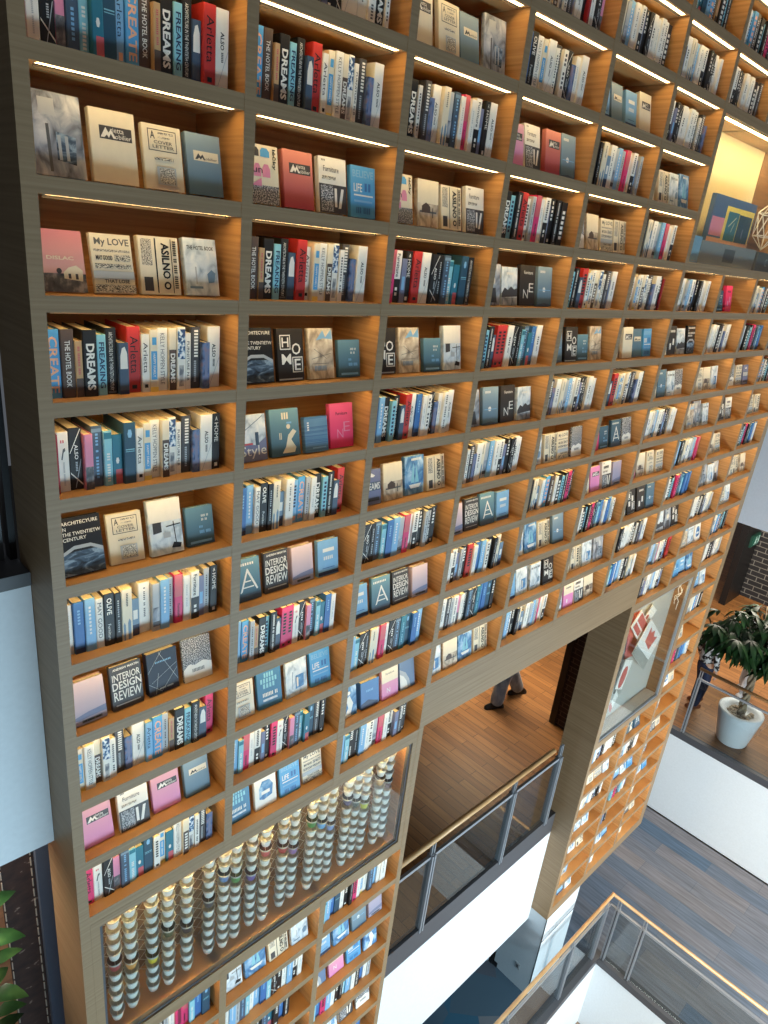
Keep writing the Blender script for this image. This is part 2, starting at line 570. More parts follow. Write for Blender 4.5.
# spine designs: w, h, ground, short description, drawings
# 'r': rectangle u0,v0,u1,v1 ; 't': lettering down the spine in a box ; 'h': upright lettering ; 'p': polygon
SP = {
 'create': (.050, .245, 'sky', 'blue book with peach lettering', [('t', 'CREATE', .18, .08, .86, .9, 'peach', .02)]),
 'hotel': (.048, .246, 'brown', 'brown book with white lettering', [('t', 'THE HOTEL BOOK', .3, .16, .72, .84, 'white', .01)]),
 'tanrose': (.028, .205, 'tan', 'short pale brown book', [('r', 0, 0, 1, .34, 'brown'), ('t', 'the interior edit', .3, .4, .7, .9, 'rose', 0)]),
 'dreams': (.052, .243, 'black', 'black book with bold white title', [('t', 'DREAMS', .2, .1, .84, .8, 'white', .035)]),
 'freaking': (.036, .225, 'cyan', 'pale blue book with navy title', [('t', 'FREAKING', .22, .12, .84, .88, 'navy', .02)]),
 'arch': (.042, .248, 'black', 'black book with fine white title', [('t', 'ARCHITECTURE IN THE TWENTIETH CENTURY', .3, .06, .66, .94, 'white', 0), ('r', .1, .02, .9, .05, 'grey')]),
 'peak': (.040, .195, 'slate', 'short slate book with white peak', [('p', [(.1, .5), (.9, .5), (.85, .8), (.6, .93), (.3, .9), (.12, .75)], 'white'), ('r', 0, .0, 1, .08, 'navy')]),
 'arletred': (.054, .252, 'red', 'thick red book with black lettering', [('t', 'Arletta', .22, .3, .84, .86, 'black', 0), ('r', .3, .06, .7, .12, 'black')]),
 'arletwhite': (.032, .225, 'white', 'white book with black lettering', [('t', 'Arletta', .2, .34, .8, .86, 'black', 0), ('r', .3, .08, .8, .14, 'black')]),
 'happy': (.036, .242, 'cream', 'cream book with blue label', [('r', .12, .2, .88, .66, 'sky'), ('t', 'HAPPY FAMILY', .36, .24, .68, .62, 'white', .01), ('r', .25, .76, .8, .88, 'sky'), ('r', 0, 0, 1, .08, 'yellow')]),
 'kelly': (.045, .246, 'white', 'white book with grey lettering', [('t', 'KELLY HOPPEN STYLE', .3, .1, .72, .92, 'grey', 0)]),
 'dreamsb': (.034, .246, 'cream', 'cream book with brown title panel', [('r', 0, .0, 1, .66, 'brown'), ('t', 'DREAMS', .18, .12, .84, .6, 'white', .03)]),
 'floral': (.036, .25, 'white', 'white book with blue floral top', [('r', .0, .5, 1, .97, PH_FLOR), ('r', .2, .06, .8, .4, PH_GUN)]),
 'furn': (.026, .226, 'white', 'slim white book with grey title', [('t', 'FURNITURE N.B', .28, .16, .74, .86, 'dgrey', .01)]),
 'intd': (.044, .25, 'dgrey', 'dark grey book with white title', [('t', 'INTERIOR.', .3, .5, .84, .95, 'white', .02), ('t', 'decorations', .3, .1, .62, .46, 'lgrey', 0)]),
 'absblue': (.036, .19, PH_ABS, 'short mottled blue book', [('r', .3, .2, .7, .8, 'purple')]),
 'also': (.060, .25, 'white', 'thick white book with short title', [('t', 'ALSO', .36, .5, .66, .72, 'black', .02), ('t', 'Spring', .4, .34, .62, .47, 'grey', 0), ('p', [(.1, 0), (.14, 0), (.98, .5), (.94, .5)], 'lgrey')]),
 'home': (.040, .25, 'black', 'black book with white capitals', [('t', 'HOME', .26, .5, .78, .84, 'white', .0), ('h', 'A', .34, .88, .66, .95, 'white', 0), ('r', .3, .05, .7, .12, 'white')]),
 'gun': (.044, .236, 'white', 'white book with grey sketch', [('h', 'NB', .3, .82, .7, .87, 'rose', 0), ('p', [(.3, .55), (.5, .72), (.7, .74), (.72, .69), (.55, .66), (.42, .54)], 'grey'), ('t', 'furniture collection', .42, .1, .6, .5, 'lgrey', 0)]),
 'alsoblack': (.050, .246, 'black', 'black book with thin white lines', [('p', [(.0, .6), (.06, .6), (.98, .98), (.9, .98)], 'white'), ('p', [(.0, .3), (.04, .27), (1, .06), (1, .09)], 'white'), ('t', 'ALSO', .4, .5, .7, .74, 'white', .02), ('t', 'Spring', .42, .3, .64, .46, 'lgrey', 0), ('p', [(.88, .5), (.94, .5), (.4, .04), (.34, .04)], 'lgrey')]),
 'pinkphoto': (.034, .222, 'pink', 'pink book with dusky photo foot', [('r', 0, .0, 1, .42, PH_TREES)]),
 'bodyblue': (.044, .246, 'slate', 'slate blue book with pale lettering', [('t', 'Body & Longing', .34, .12, .66, .88, 'lblue', 0), ('r', 0, .9, 1, .96, 'steel')]),
 'lee': (.034, .225, 'cyan', 'pale cyan book', [('t', 'LEE COUTURE', .26, .06, .76, .6, 'white', .02), ('r', 0, .86, 1, .97, 'teal')]),
 'teals': (.042, .205, 'teal', 'short teal book', [('r', .3, .0, 1, .3, 'rose'), ('p', [(.4, .42), (.6, .42), (.68, .48), (.6, .54), (.4, .54), (.32, .48)], 'white')]),
 'dteal': (.050, .252, 'dteal', 'thick dark teal book', [('p', [(.38, .76), (.62, .76), (.7, .82), (.62, .89), (.38, .89), (.3, .82)], 'lblue'), ('r', .1, .56, .9, .575, 'cyan'), ('r', .1, .53, .9, .54, 'cyan')]),
 'arletblue': (.034, .232, 'lblue', 'light blue book with dark lettering', [('t', 'Arletta', .2, .34, .8, .88, 'navy', 0), ('r', .3, .06, .8, .16, 'peach')]),
 'white': (.036, .236, 'white', 'plain white book', [('t', 'design notes', .4, .3, .62, .8, 'lgrey', 0)]),
 'blue': (.046, .244, 'blue', 'mid blue book with pale lettering', [('t', 'study', .34, .55, .66, .85, 'lblue', 0), ('r', .0, .0, 1, .1, 'navy')]),
 'ltblue': (.046, .25, 'lblue', 'thick light blue book', [('t', 'decorate', .34, .3, .6, .86, 'white', 0)]),
 'may': (.034, .238, 'white', 'white book with large black title', [('t', 'MAY GOOD', .22, .2, .8, .92, 'dgrey', 0)]),
 'olive': (.048, .252, 'black', 'black book with white olive lettering', [('t', 'OLIVE', .26, .6, .76, .92, 'white', .02), ('t', 'Furniture', .3, .1, .6, .42, 'white', 0)]),
 'blackthin': (.030, .245, 'black', 'slim black book', [('t', 'interior design', .34, .2, .66, .86, 'lgrey', 0)]),
 'archwhite': (.050, .252, 'cream', 'cream book with grey arches', [('p', [(.1, .0), (.3, .0), (.32, .3), (.2, .36), (.1, .3)], 'steel'), ('p', [(.55, .0), (.85, .0), (.85, .36), (.7, .42), (.55, .34)], 'steel'), ('t', 'interior', .4, .66, .62, .92, 'grey', 0)]),
 'blues': (.038, .185, 'steel', 'short blue grey book', [('r', 0, .0, 1, .3, 'navy'), ('r', .2, .45, .8, .7, 'white')]),
 'thickwhite': (.056, .25, 'white', 'thick white book with small title', [('t', 'a house of books', .4, .3, .6, .9, 'grey', 0)]),
 'greyphoto': (.038, .24, 'lgrey', 'grey photo spined book', [('r', 0, .1, 1, .5, PH_GREY), ('r', 0, .1, 1, .2, 'dgrey')]),
 'mag': (.044, .25, 'mag', 'magenta book with dark title', [('r', 0, .55, 1, 1, 'rose'), ('t', 'Furniture', .34, .12, .64, .4, 'black', .01)]),
 'greywhite': (.030, .24, 'lgrey', 'slim pale grey book', [('t', 'living with form', .36, .14, .66, .86, 'dgrey', 0)]),
 'furnblack': (.046, .248, 'white', 'white book with black foot', [('r', 0, 0, 1, .46, 'black'), ('t', 'Furniture', .28, .5, .72, .94, 'black', .01), ('t', 'NB', .3, .1, .7, .3, 'white', 0)]),
 'purple': (.030, .212, 'purple', 'short violet blue book', [('r', .2, .3, .8, .6, 'lblue')]),
 'redthin': (.018, .232, 'dred', 'thin dark red book', []),
 'arletpink': (.046, .25, 'mag', 'pink book with black lettering', [('t', 'Arletta', .22, .3, .84, .86, 'black', 0), ('r', .3, .05, .7, .1, 'black')]),
 'tealtall': (.044, .25, 'teal', 'tall teal book', [('t', 'modern rooms', .34, .2, .64, .8, 'cyan', 0)]),
}
SEQ_A = 'redthin gun alsoblack pinkphoto bodyblue lee teals dteal arletblue create hotel tanrose dreams freaking arch peak arletred arletwhite happy kelly dreamsb floral furn intd absblue also home'.split()
SEQ_B = 'white blue ltblue may olive blackthin archwhite blues thickwhite greyphoto ltblue greywhite mag white furnblack purple greywhite home arletred'.split()
SEQ_C = 'blue ltblue may olive blackthin archwhite blues white arletblue create hotel white dreams freaking arch arletpink alsoblack bodyblue lee blue white'.split()
SEQ_D = 'kelly dreams furn intd absblue also archwhite greyphoto ltblue thickwhite furnblack purple home alsoblack also white thickwhite'.split()


# lettering too small to read in the photograph is drawn as rows of small marks
ILLEGIBLE = {'the interior edit', 'furniture collection', 'decorations', 'LEE COUTURE', 'design notes', 'study', 'decorate', 'interior design', 'interior', 'a house of books', 'living with form',
             'modern rooms', 'Spring', 'the silent house', 'journal of good living', 'SUPERARCHI', 'thames living', 'Interieur', 'interieur', 'nest', 'Ida', 'co', 'Resource', 'scenery', 'Ridden', 'frame',
             'work it', 'on it', 'the', 'good life', 'TALK', 'COLOUR', 'GOOD', 'BENEATH IT', 'the good', 'DELICATE', 'INTERIOR.', 'NB', 'R&R', 'Body & Longing', 'IS', 'HOME.', 'A.'}


def draw(mb, ops, w, h, lod, y0=0.0, side=None):
    lay = 0
    for op in ops:
        lay += 1
        y = y0 - 0.0004 * lay
        k = op[0]
        if k == 'r':
            _, a, b, c, d, mt = op
            mb.face([((a - .5) * w, y, b * h), ((c - .5) * w, y, b * h), ((c - .5) * w, y, d * h), ((a - .5) * w, y, d * h)], mat_of(mt))
        elif k == 'p':
            mb.face([((u - .5) * w, y, v * h) for u, v in op[1]], mat_of(op[2]))
        elif k == 'c':
            _, u, v, r, mt = op
            mb.face([((u - .5) * w + r * w * math.cos(t * PI / 8), y, v * h + r * w * math.sin(t * PI / 8)) for t in range(16)], mat_of(mt))
        elif k == 'l':
            _, a, b, c, d, th, mt = op
            p, q = Vector(((a - .5) * w, b * h)), Vector(((c - .5) * w, d * h))
            n = (q - p).normalized()
            n = Vector((-n.y, n.x)) * th * 0.5
            mb.face([(p.x - n.x, y, p.y - n.y), (q.x - n.x, y, q.y - n.y), (q.x + n.x, y, q.y + n.y), (p.x + n.x, y, p.y + n.y)][::-1], mat_of(mt))
        else:
            _, s, a, b, c, d, mt, bold = op
            mt = mat_of(mt)
            if lod or s in ILLEGIBLE:
                n = len(s)
                for i, ch in enumerate(s):
                    if ch == ' ':
                        continue
                    if k == 't':
                        v1 = d - (d - b) * i / n
                        v0 = d - (d - b) * (i + .62) / n
                        mb.face([((a + .1 * (c - a) - .5) * w, y, v0 * h), ((c - .1 * (c - a) - .5) * w, y, v0 * h), ((c - .1 * (c - a) - .5) * w, y, v1 * h), ((a + .1 * (c - a) - .5) * w, y, v1 * h)], mt)
                    else:
                        u0 = a + (c - a) * i / n
                        u1 = a + (c - a) * (i + .62) / n
                        mb.face([((u0 - .5) * w, y, b * h), ((u1 - .5) * w, y, b * h), ((u1 - .5) * w, y, d * h), ((u0 - .5) * w, y, d * h)], mt)
            else:
                v, f = text_geo(s, bold)
                if k == 't':
                    pts = [((a + (c - a) * q[1] - .5) * w, y, (d - (d - b) * q[0]) * h) for q in v]
                else:
                    pts = [((a + (c - a) * q[0] - .5) * w, y, (b + (d - b) * q[1]) * h) for q in v]
                mb.poly(pts, f, mt)


def spine_book(key, lod):
    w, h, bg, desc, ops = SP[key]
    d = 0.19
    g = mat_of(bg)
    mb = MB()
    t = 0.0026
    if lod:
        mb.box(-w / 2, w / 2, 0, d, 0, h, g, skip='bdu')
        mb.face([(-w / 2, 0, h), (w / 2, 0, h), (w / 2, .004, h), (-w / 2, .004, h)], g)
        mb.face([(-w / 2 + t, .004, h - .003), (w / 2 - t, .004, h - .003), (w / 2 - t, d, h - .003), (-w / 2 + t, d, h - .003)], PAGES)
    else:
        mb.box(-w / 2, -w / 2 + t, .003, d, 0, h, g)
        mb.box(w / 2 - t, w / 2, .003, d, 0, h, g)
        b = min(.004, w * .2)
        n = len(mb.v)
        out = [(-w / 2, .0045), (-w / 2 + b * .4, .0012), (-w / 2 + b, 0), (w / 2 - b, 0), (w / 2 - b * .4, .0012), (w / 2, .0045), (w / 2 - t, .006), (-w / 2 + t, .006)]
        mb.v += [(x, y, 0) for x, y in out] + [(x, y, h) for x, y in out]
        k = mb.m(g)
        c = len(out)
        for i in range(c):
            j = (i + 1) % c
            mb.f.append((n + i, n + j, n + c + j, n + c + i))
            mb.mi.append(k)
        mb.f.append(tuple(n + c + i for i in range(c)))
        mb.f.append(tuple(n + i for i in reversed(range(c))))
        mb.mi += [k, k]
    draw(mb, ops, w - .003, h, lod)
    return mb


def spine_pages(key):
    w, h = SP[key][:2]
    mb = MB()
    mb.box(-w / 2 + .0027, w / 2 - .0027, .006, .185, .003, h - .004, PAGES)
    return mb


ARI = [('r', .2, .6, .92, .78, 'dgrey'), ('p', [(.22, .62), (.34, .76), (.4, .69), (.46, .74), (.56, .62), (.5, .62), (.45, .68), (.4, .62), (.36, .66), (.3, .62)], 'white'), ('h', 'rietta', .44, .7, .74, .765, 'white', 0), ('h', 'obilier', .54, .62, .9, .685, 'white', 0)]
ARIP = [('r', .2, .56, .92, .72, 'cream'), ('p', [(.24, .58), (.34, .68), (.4, .63), (.46, .67), (.54, .58), (.49, .58), (.45, .62), (.4, .58), (.36, .61), (.3, .58)], 'dgrey'), ('h', 'obilier', .54, .585, .88, .63, 'dgrey', 0)]
COVER_L = [('r', .14, .6, .88, .93, 'dgrey'), ('r', .16, .613, .86, .917, 'cream'), ('h', 'A', .2, .78, .32, .9, 'dgrey', .02), ('r', .4, .86, .8, .89, PH_TYPE), ('r', .4, .8, .7, .82, PH_TYPE), ('h', 'COVER', .28, .71, .76, .76, 'grey', .01), ('h', 'LETTER', .24, .64, .8, .69, 'grey', .01), ('r', .26, .46, .76, .5, PH_TYPE), ('r', .3, .08, .8, .36, 'lgrey'), ('r', .36, .1, .76, .34, PH_TYPE)]
FC = {
 'snowjar': (.168, .25, .02, PH_GREY, 'grey photo cover', [('r', .3, .62, .36, .05, 'grey'), ('p', [(.46, .2), (.82, .16), (.86, .5), (.48, .54)], PH_DARK), ('r', .5, .2, .56, .5, 'lgrey'), ('r', .64, .2, .7, .5, 'lgrey'), ('r', .2, .72, .5, .92, 'lgrey')]),
 'ariwhite': (.156, .23, .03, 'cream', 'cream cover with dark title block', ARI),
 'cover': (.145, .215, .025, 'cream', 'cream cover with boxed letter title', COVER_L),
 'ariblue': (.142, .214, .03, PH_BLUEG, 'blue grey cover with pale title block', ARIP),
 'pinkhouse': (.15, .205, .02, PH_PINK, 'pink sky cover with white house', [('r', 0, 0, 1, .3, PH_TREES), ('p', [(.5, .22), (.92, .18), (.94, .36), (.8, .44), (.62, .4), (.5, .32)], 'cream'), ('r', .6, .22, .66, .3, 'dgrey'), ('r', .76, .21, .82, .3, 'dgrey'), ('h', 'DISLAC', .16, .52, .76, .58, 'cream', .02), ('c', .4, .34, .06, 'dgrey')]),
 'news': (.15, .205, .02, 'cream', 'newspaper cover with large type', [('h', 'My LOVE', .1, .78, .95, .93, 'grey', .02), ('r', .06, .7, .95, .74, PH_TYPE), ('h', 'MAY GOOD', .1, .56, .5, .64, 'black', .03), ('r', .55, .55, .95, .66, PH_TYPE), ('r', .06, .42, .95, .5, PH_TYPE), ('r', 0, .25, 1, .38, 'lgrey'), ('h', 'THAT LOSE', .24, .18, .86, .24, 'dgrey', .02), ('r', 0, .02, 1, .15, PH_TYPE)]),
 'newsprint': (.16, .208, .03, 'cream', 'cream newsprint cover with vertical type', [('r', .06, .5, .32, .95, PH_TYPE), ('r', .08, .06, .3, .3, 'dgrey'), ('r', .4, .03, .43, .97, 'black'), ('t', 'ASILNO', .56, .28, .76, .9, 'black', .03), ('c', .66, .16, .09, 'black'), ('c', .66, .16, .05, 'cream'), ('r', .8, .03, .82, .97, 'black'), ('t', 'journal of good living', .84, .1, .95, .94, 'dgrey', .01)]),
 'hotel': (.142, .215, .03, PH_LIGHT, 'pale cover with black hotel title', [('h', 'THE HOTEL BOOK', .1, .8, .92, .87, 'black', .02), ('r', .1, .12, .5, .16, 'steel'), ('r', .3, .2, .34, .5, 'lgrey'), ('p', [(.68, .22), (.86, .24), (.92, .4), (.8, .46), (.66, .38)], 'steel')]),
 'arch': (.165, .24, .025, 'black', 'black cover with street photo foot', [('r', 0, .02, 1, .42, PH_DARK), ('p', [(0, .42), (.3, .52), (.7, .52), (1, .42), (1, .36), (.7, .46), (.3, .46), (0, .36)], 'lgrey'), ('h', 'ARCHITECYURE', .06, .88, .94, .94, 'white', .01), ('h', 'IN', .06, .79, .16, .85, 'white', .01), ('h', 'THE TWENTIETW', .06, .7, .98, .76, 'white', .01), ('h', 'CENTURY', .06, .61, .62, .67, 'white', .01)]),
 'desk': (.15, .245, .03, PH_LIGHT, 'white cover with desk lamp photo', [('r', 0, .6, 1, 1, 'white'), ('p', [(.62, .1), (.9, .08), (.94, .16), (.7, .2)], 'black'), ('l', .78, .14, .74, .58, .004, 'black'), ('l', .5, .5, .95, .52, .004, 'black'), ('p', [(.1, .4), (.36, .42), (.36, .6), (.1, .6)], 'dgrey'), ('r', .4, .3, .62, .4, 'lgrey')]),
 'bluesmall': (.135, .18, .025, PH_TEAL, 'small blue cover with white type', [('h', 'work it', .56, .72, .84, .78, 'white', .01), ('h', 'on it', .56, .62, .78, .68, 'white', .01), ('r', .1, .06, .9, .12, 'lblue'), ('h', 'the', .46, .44, .6, .5, 'lblue', 0), ('h', 'good life', .46, .3, .88, .38, 'lblue', 0)]),
 'lake': (.14, .205, .035, PH_LAKE, 'pale pink cover with misty lake', [('p', [(0, .2), (.4, .26), (1, .3), (1, .16), (0, .12)], 'purple'), ('r', .2, .04, .84, .1, 'grey'), ('h', 'the silent house', .24, .05, .8, .09, 'black', 0)]),
 'interior': (.146, .218, .025, 'dgrey', 'dark cover with big white title', [('h', 'ANDREW MARTIN', .1, .9, .94, .95, 'white', .02), ('h', 'INTERIOR', .06, .66, .96, .82, 'white', .01), ('h', 'DESIGN', .04, .46, .98, .64, 'white', .02), ('h', 'REVIEW', .06, .22, .96, .43, 'white', .01), ('r', .1, .1, .9, .13, 'lgrey')]),
 'lines': (.152, .215, .04, flat((34, 42, 60), .45), 'navy cover with crossing white lines', [('l', 0, .55, .5, 1, .0018, 'lgrey'), ('l', .1, .3, .98, .62, .0018, 'lgrey'), ('l', .98, .2, .4, .98, .0018, 'lgrey'), ('l', .0, .3, .4, .05, .0018, 'lgrey'), ('l', .4, .05, .98, .5, .0018, 'lgrey'), ('l', .2, .02, .34, .5, .0018, 'lgrey'), ('h', 'SUPERARCHI', .26, .74, .8, .78, 'lblue', 0), ('h', 'thames living', .34, .1, .8, .14, 'lgrey', 0)]),
 'snow': (.15, .225, .02, PH_SPECK, 'speckled grey cover with white drift', [('p', [(0, 0), (1, 0), (1, .34), (.7, .42), (.4, .36), (.2, .4), (0, .3)], 'white'), ('h', 'Interieur', .3, .2, .74, .28, 'grey', 0)]),
 'aripink': (.148, .205, .03, PH_PINKG, 'pink cover with grey title block', ARI),
 'furniture': (.15, .225, .03, 'white', 'white cover with dark pattern foot', [('r', 0, 0, 1, .52, 'dgrey'), ('r', .06, .03, .5, .5, PH_SPECK), ('r', .55, .12, .64, .46, 'white'), ('p', [(.68, .1), (.78, .1), (.9, .46), (.8, .46)], 'white'), ('h', 'Furniture', .16, .74, .72, .84, 'dgrey', 0), ('r', .1, .6, .6, .66, PH_TYPE), ('h', 'R&R', .1, .92, .24, .95, 'grey', 0)]),
 'lecky': (.155, .22, .03, 'cream', 'patterned cover with pink and blue', [('r', 0, 0, 1, .32, PH_SPECK), ('p', [(.2, .8), (.2, .9), (.25, .95), (.36, .95), (.42, .9), (.42, .8)], 'dgrey'), ('p', [(.46, .8), (.46, .9), (.52, .95), (.66, .95), (.74, .9), (.74, .8)], 'sky'), ('p', [(.24, .46), (.24, .6), (.3, .68), (.4, .68), (.46, .6), (.46, .46)], 'pink'), ('p', [(.5, .46), (.5, .6), (.56, .68), (.68, .68), (.74, .6), (.74, .46)], 'pink'), ('p', [(.14, .3), (.46, .3), (.46, .44)], 'pink'), ('t', 'l\u00e9\u010dky', .8, .6, .94, .95, 'black', .02), ('h', 'nun', .04, .52, .5, .6, 'dgrey', 0)]),
 'arired': (.15, .225, .03, PH_REDG, 'rose red cover with dark title block', ARI),
 'believe': (.145, .215, .025, 'sky', 'bright blue cover with white type', [('h', 'BELIEVE', .08, .78, .92, .92, 'lblue', .02), ('h', 'LIFE', .12, .5, .46, .66, 'white', .01), ('h', 'IS', .56, .52, .86, .68, 'blue', .02), ('r', .12, .42, .9, .45, 'white'), ('r', .12, .3, .86, .34, 'lblue'), ('h', 'the good', .2, .08, .8, .2, 'blue', .01)]),
 'home': (.15, .235, .025, flat((44, 38, 34), .45), 'dark cover with scattered block capitals', [('r', .1, .6, .5, .88, 'white'), ('r', .13, .62, .47, .86, flat((44, 38, 34), .45)), ('h', 'H', .17, .65, .43, .83, 'white', .01), ('h', 'O', .54, .5, .88, .72, 'white', .01), ('h', 'M', .14, .32, .5, .52, 'white', .01), ('r', .54, .16, .94, .46, 'white'), ('r', .57, .18, .91, .44, flat((44, 38, 34), .45)), ('h', 'E', .62, .2, .86, .42, 'white', .01), ('r', 0, .02, .9, .05, 'lgrey')]),
 'map': (.15, .235, .025, PH_WARM, 'beige sketch cover with blue peak', [('p', [(.3, .76), (.6, .96), (.7, .82), (.95, .98), (.98, .78), (.6, .8)], 'lblue'), ('h', 'interieur', .2, .16, .7, .26, 'steel', 0), ('r', .1, .3, .8, .31, 'grey'), ('l', .1, .4, .9, .5, .002, 'grey'), ('l', .2, .6, .7, .4, .002, 'grey')]),
 'style': (.155, .215, .025, PH_LIGHT, 'pale cover with large white style title', [('p', [(0, 0), (1, 0), (1, .5), (.62, .34), (0, .44)], 'purple'), ('h', 'Style', .06, .06, .98, .34, 'white', 0), ('l', .05, .6, .9, .96, .004, 'steel'), ('r', .05, .36, .5, .4, 'rose'), ('p', [(.6, .34), (.72, .34), (.72, .62), (.6, .62)], 'slate')]),
 'figure': (.165, .225, .03, PH_TEAL, 'teal cover with white seated figure', [('p', [(.36, .06), (.8, .06), (.86, .16), (.7, .34), (.9, .5), (.78, .56), (.6, .44), (.5, .2)], 'cream'), ('c', .62, .62, .07, 'cream'), ('r', .56, .68, .74, .72, 'lblue'), ('h', 'Ida', .4, .78, .66, .92, 'cream', .01), ('h', 'co', .28, .36, .38, .5, 'cream', 0)]),
 'bluelines': (.14, .175, .03, PH_LINES, 'small blue cover of fine lines', [('t', 'nest', .1, .6, .2, .86, 'white', 0), ('r', .3, .1, .9, .14, 'lblue')]),
 'nered': (.15, .225, .03, PH_MAGG, 'magenta cover with thin white letters', [('h', 'Furniture', .26, .74, .76, .81, 'black', .01), ('h', 'N', .3, .22, .56, .42, 'pink', -.01), ('h', 'E', .58, .36, .86, .58, 'pink', -.01)]),
 'sail': (.15, .22, .025, PH_TEAL, 'blue grey cover with white sail', [('p', [(.2, .2), (.5, .75), (.54, .75), (.9, .24), (.84, .22), (.52, .66), (.28, .22)], 'white'), ('r', .3, .3, .74, .33, 'white'), ('r', .36, .44, .64, .47, 'white'), ('h', 'DELICATE', .08, .84, .8, .9, 'white', .01), ('r', 0, 0, 1, .16, 'slate')]),
 'ltblue': (.14, .205, .03, 'lblue', 'light blue cover with wide border', [('r', .24, .66, .8, .76, 'white'), ('h', 'HOME.', .28, .44, .76, .54, 'white', 0), ('r', 0, .02, 1, .12, 'navy'), ('r', .2, .2, .8, .22, 'blue')]),
 'quote': (.155, .225, .025, flat((66, 122, 158), .45), 'blue cover with ornate white quote', [('h', 'TALK', .3, .8, .72, .92, 'cyan', .02), ('h', 'COLOUR', .14, .66, .86, .78, 'cyan', .02), ('h', 'GOOD', .24, .52, .76, .64, 'cyan', .02), ('h', 'BENEATH IT', .2, .3, .84, .4, 'white', .01), ('r', .2, .18, .8, .24, PH_LIGHT)]),
 'whiteblue': (.15, .225, .025, 'white', 'white cover with blue ink drawing', [('p', [(.2, .3), (.4, .24), (.8, .3), (.86, .6), (.7, .78), (.36, .8), (.2, .6)], PH_BLUE), ('r', .3, .4, .7, .5, 'white'), ('r', .2, .9, .8, .92, 'lgrey')]),
 'jar': (.15, .22, .02, PH_LIGHT, 'pale blue photo cover of a jar', [('p', [(.44, .18), (.84, .2), (.86, .56), (.46, .56)], PH_BLUE), ('l', .3, .2, .32, .7, .004, 'steel'), ('r', .5, .24, .58, .5, 'cream')]),
 'dreamsg': (.14, .2, .025, 'purple', 'muted violet cover with white title', [('r', 0, .4, 1, .64, 'slate'), ('h', 'DREAMS', .05, .42, .95, .62, 'white', .02), ('p', [(.3, .8), (.5, .9), (.7, .82), (.6, .78)], 'white'), ('r', .1, .1, .9, .2, 'dgrey')]),
 'villa': (.15, .215, .025, PH_WARM, 'cream cover with pencil villa', [('r', 0, .5, 1, 1, 'cream'), ('r', .1, .3, .9, .34, 'grey'), ('p', [(.2, .3), (.2, .44), (.4, .52), (.6, .44), (.6, .3)], 'brown'), ('r', .7, .2, .74, .42, 'dgrey')]),
 'ship': (.16, .23, .03, PH_BLUE, 'blue cover with pale ship', [('p', [(.3, .3), (.46, .84), (.5, .3)], 'cyan'), ('p', [(.54, .3), (.6, .76), (.74, .3)], 'cyan'), ('p', [(.2, .26), (.86, .26), (.74, .16), (.3, .16)], 'white'), ('h', 'Resource', .34, .88, .86, .94, 'white', 0)]),
 'doll': (.14, .225, .025, PH_GREY, 'grey cover with seated doll photo', [('c', .5, .6, .18, 'cream'), ('p', [(.2, .06), (.8, .06), (.7, .42), (.3, .42)], 'dgrey'), ('r', .3, .82, .7, .9, 'lgrey')]),
 'trees': (.15, .215, .025, PH_LIGHT, 'pale cover with dark tree line', [('p', [(0, .3), (.2, .46), (.4, .4), (.6, .5), (.8, .42), (1, .46), (1, .24), (0, .2)], 'dgrey'), ('r', 0, 0, 1, .2, PH_GREY), ('h', 'scenery', .3, .8, .74, .86, 'white', 0)]),
 'neblack': (.15, .235, .025, flat((52, 46, 42), .45), 'dark brown cover with white capitals', [('h', 'Furniture', .26, .78, .84, .86, 'white', .01), ('h', 'N', .24, .18, .56, .4, 'white', -.005), ('h', 'E', .6, .34, .9, .56, 'white', -.005)]),
 'moon': (.15, .235, .025, PH_BLUEG, 'misty blue cover with white flare', [('c', .45, .42, .1, 'white'), ('r', .1, .4, .9, .42, 'lblue'), ('h', 'Ridden', .14, .84, .5, .9, 'white', 0), ('p', [(0, .04), (.5, .08), (1, .04), (1, 0), (0, 0)], 'slate')]),
 'swoosh': (.14, .215, .025, flat((104, 128, 160), .45), 'slate blue cover with white curve', [('p', [(.0, .0), (.7, .0), (.62, .3), (.4, .55), (.0, .72)], 'lgrey'), ('p', [(.0, .0), (.5, .0), (.44, .26), (.26, .44), (.0, .56)], 'white')]),
 'bluebox': (.155, .19, .06, flat((70, 118, 172), .45), 'thick blue cover with yellow pages', [('p', [(0, 0), (.9, .0), (.96, .12), (.4, .3), (0, .2)], 'navy'), ('h', 'frame', .3, .6, .7, .68, 'lblue', 0)]),
 'woman': (.145, .21, .02, PH_BLUE, 'blue photo cover of pale figure', [('p', [(.2, .0), (.6, .0), (.8, .4), (.6, .7), (.4, .6), (.5, .3)], 'white'), ('c', .56, .78, .09, 'white')]),
 'pinkn': (.15, .22, .025, PH_PINKG, 'pink cover with white fade', [('r', 0, .55, 1, 1, 'cream'), ('h', 'Furniture', .24, .8, .76, .87, 'dgrey', 0), ('h', 'N', .3, .2, .5, .36, 'white', 0)]),
}
FC_POOL = list(FC)


def face_book(key, lod):
    w, h, t, bg, desc, ops = FC[key]
    g = mat_of(bg)
    mb = MB()
    if lod:
        mb.box(-w / 2, w / 2, 0, t, 0, h, g, skip='bdu')
        mb.face([(-w / 2, 0.001, h - .002), (w / 2, .001, h - .002), (w / 2, t, h - .002), (-w / 2, t, h - .002)], PAGES)
    else:
        mb.box(-w / 2, w / 2, 0, .003, 0, h, g)
        mb.box(-w / 2, w / 2, t - .003, t, 0, h, g)
        mb.box(-w / 2, -w / 2 + .003, .003, t - .003, 0, h, g)
        mb.prism([(-w / 2 - .0016, .002), (-w / 2, .0), (-w / 2, h), (-w / 2 - .0016, h - .002)], .004, t - .004, g)
    draw(mb, ops, w, h, lod)
    return mb


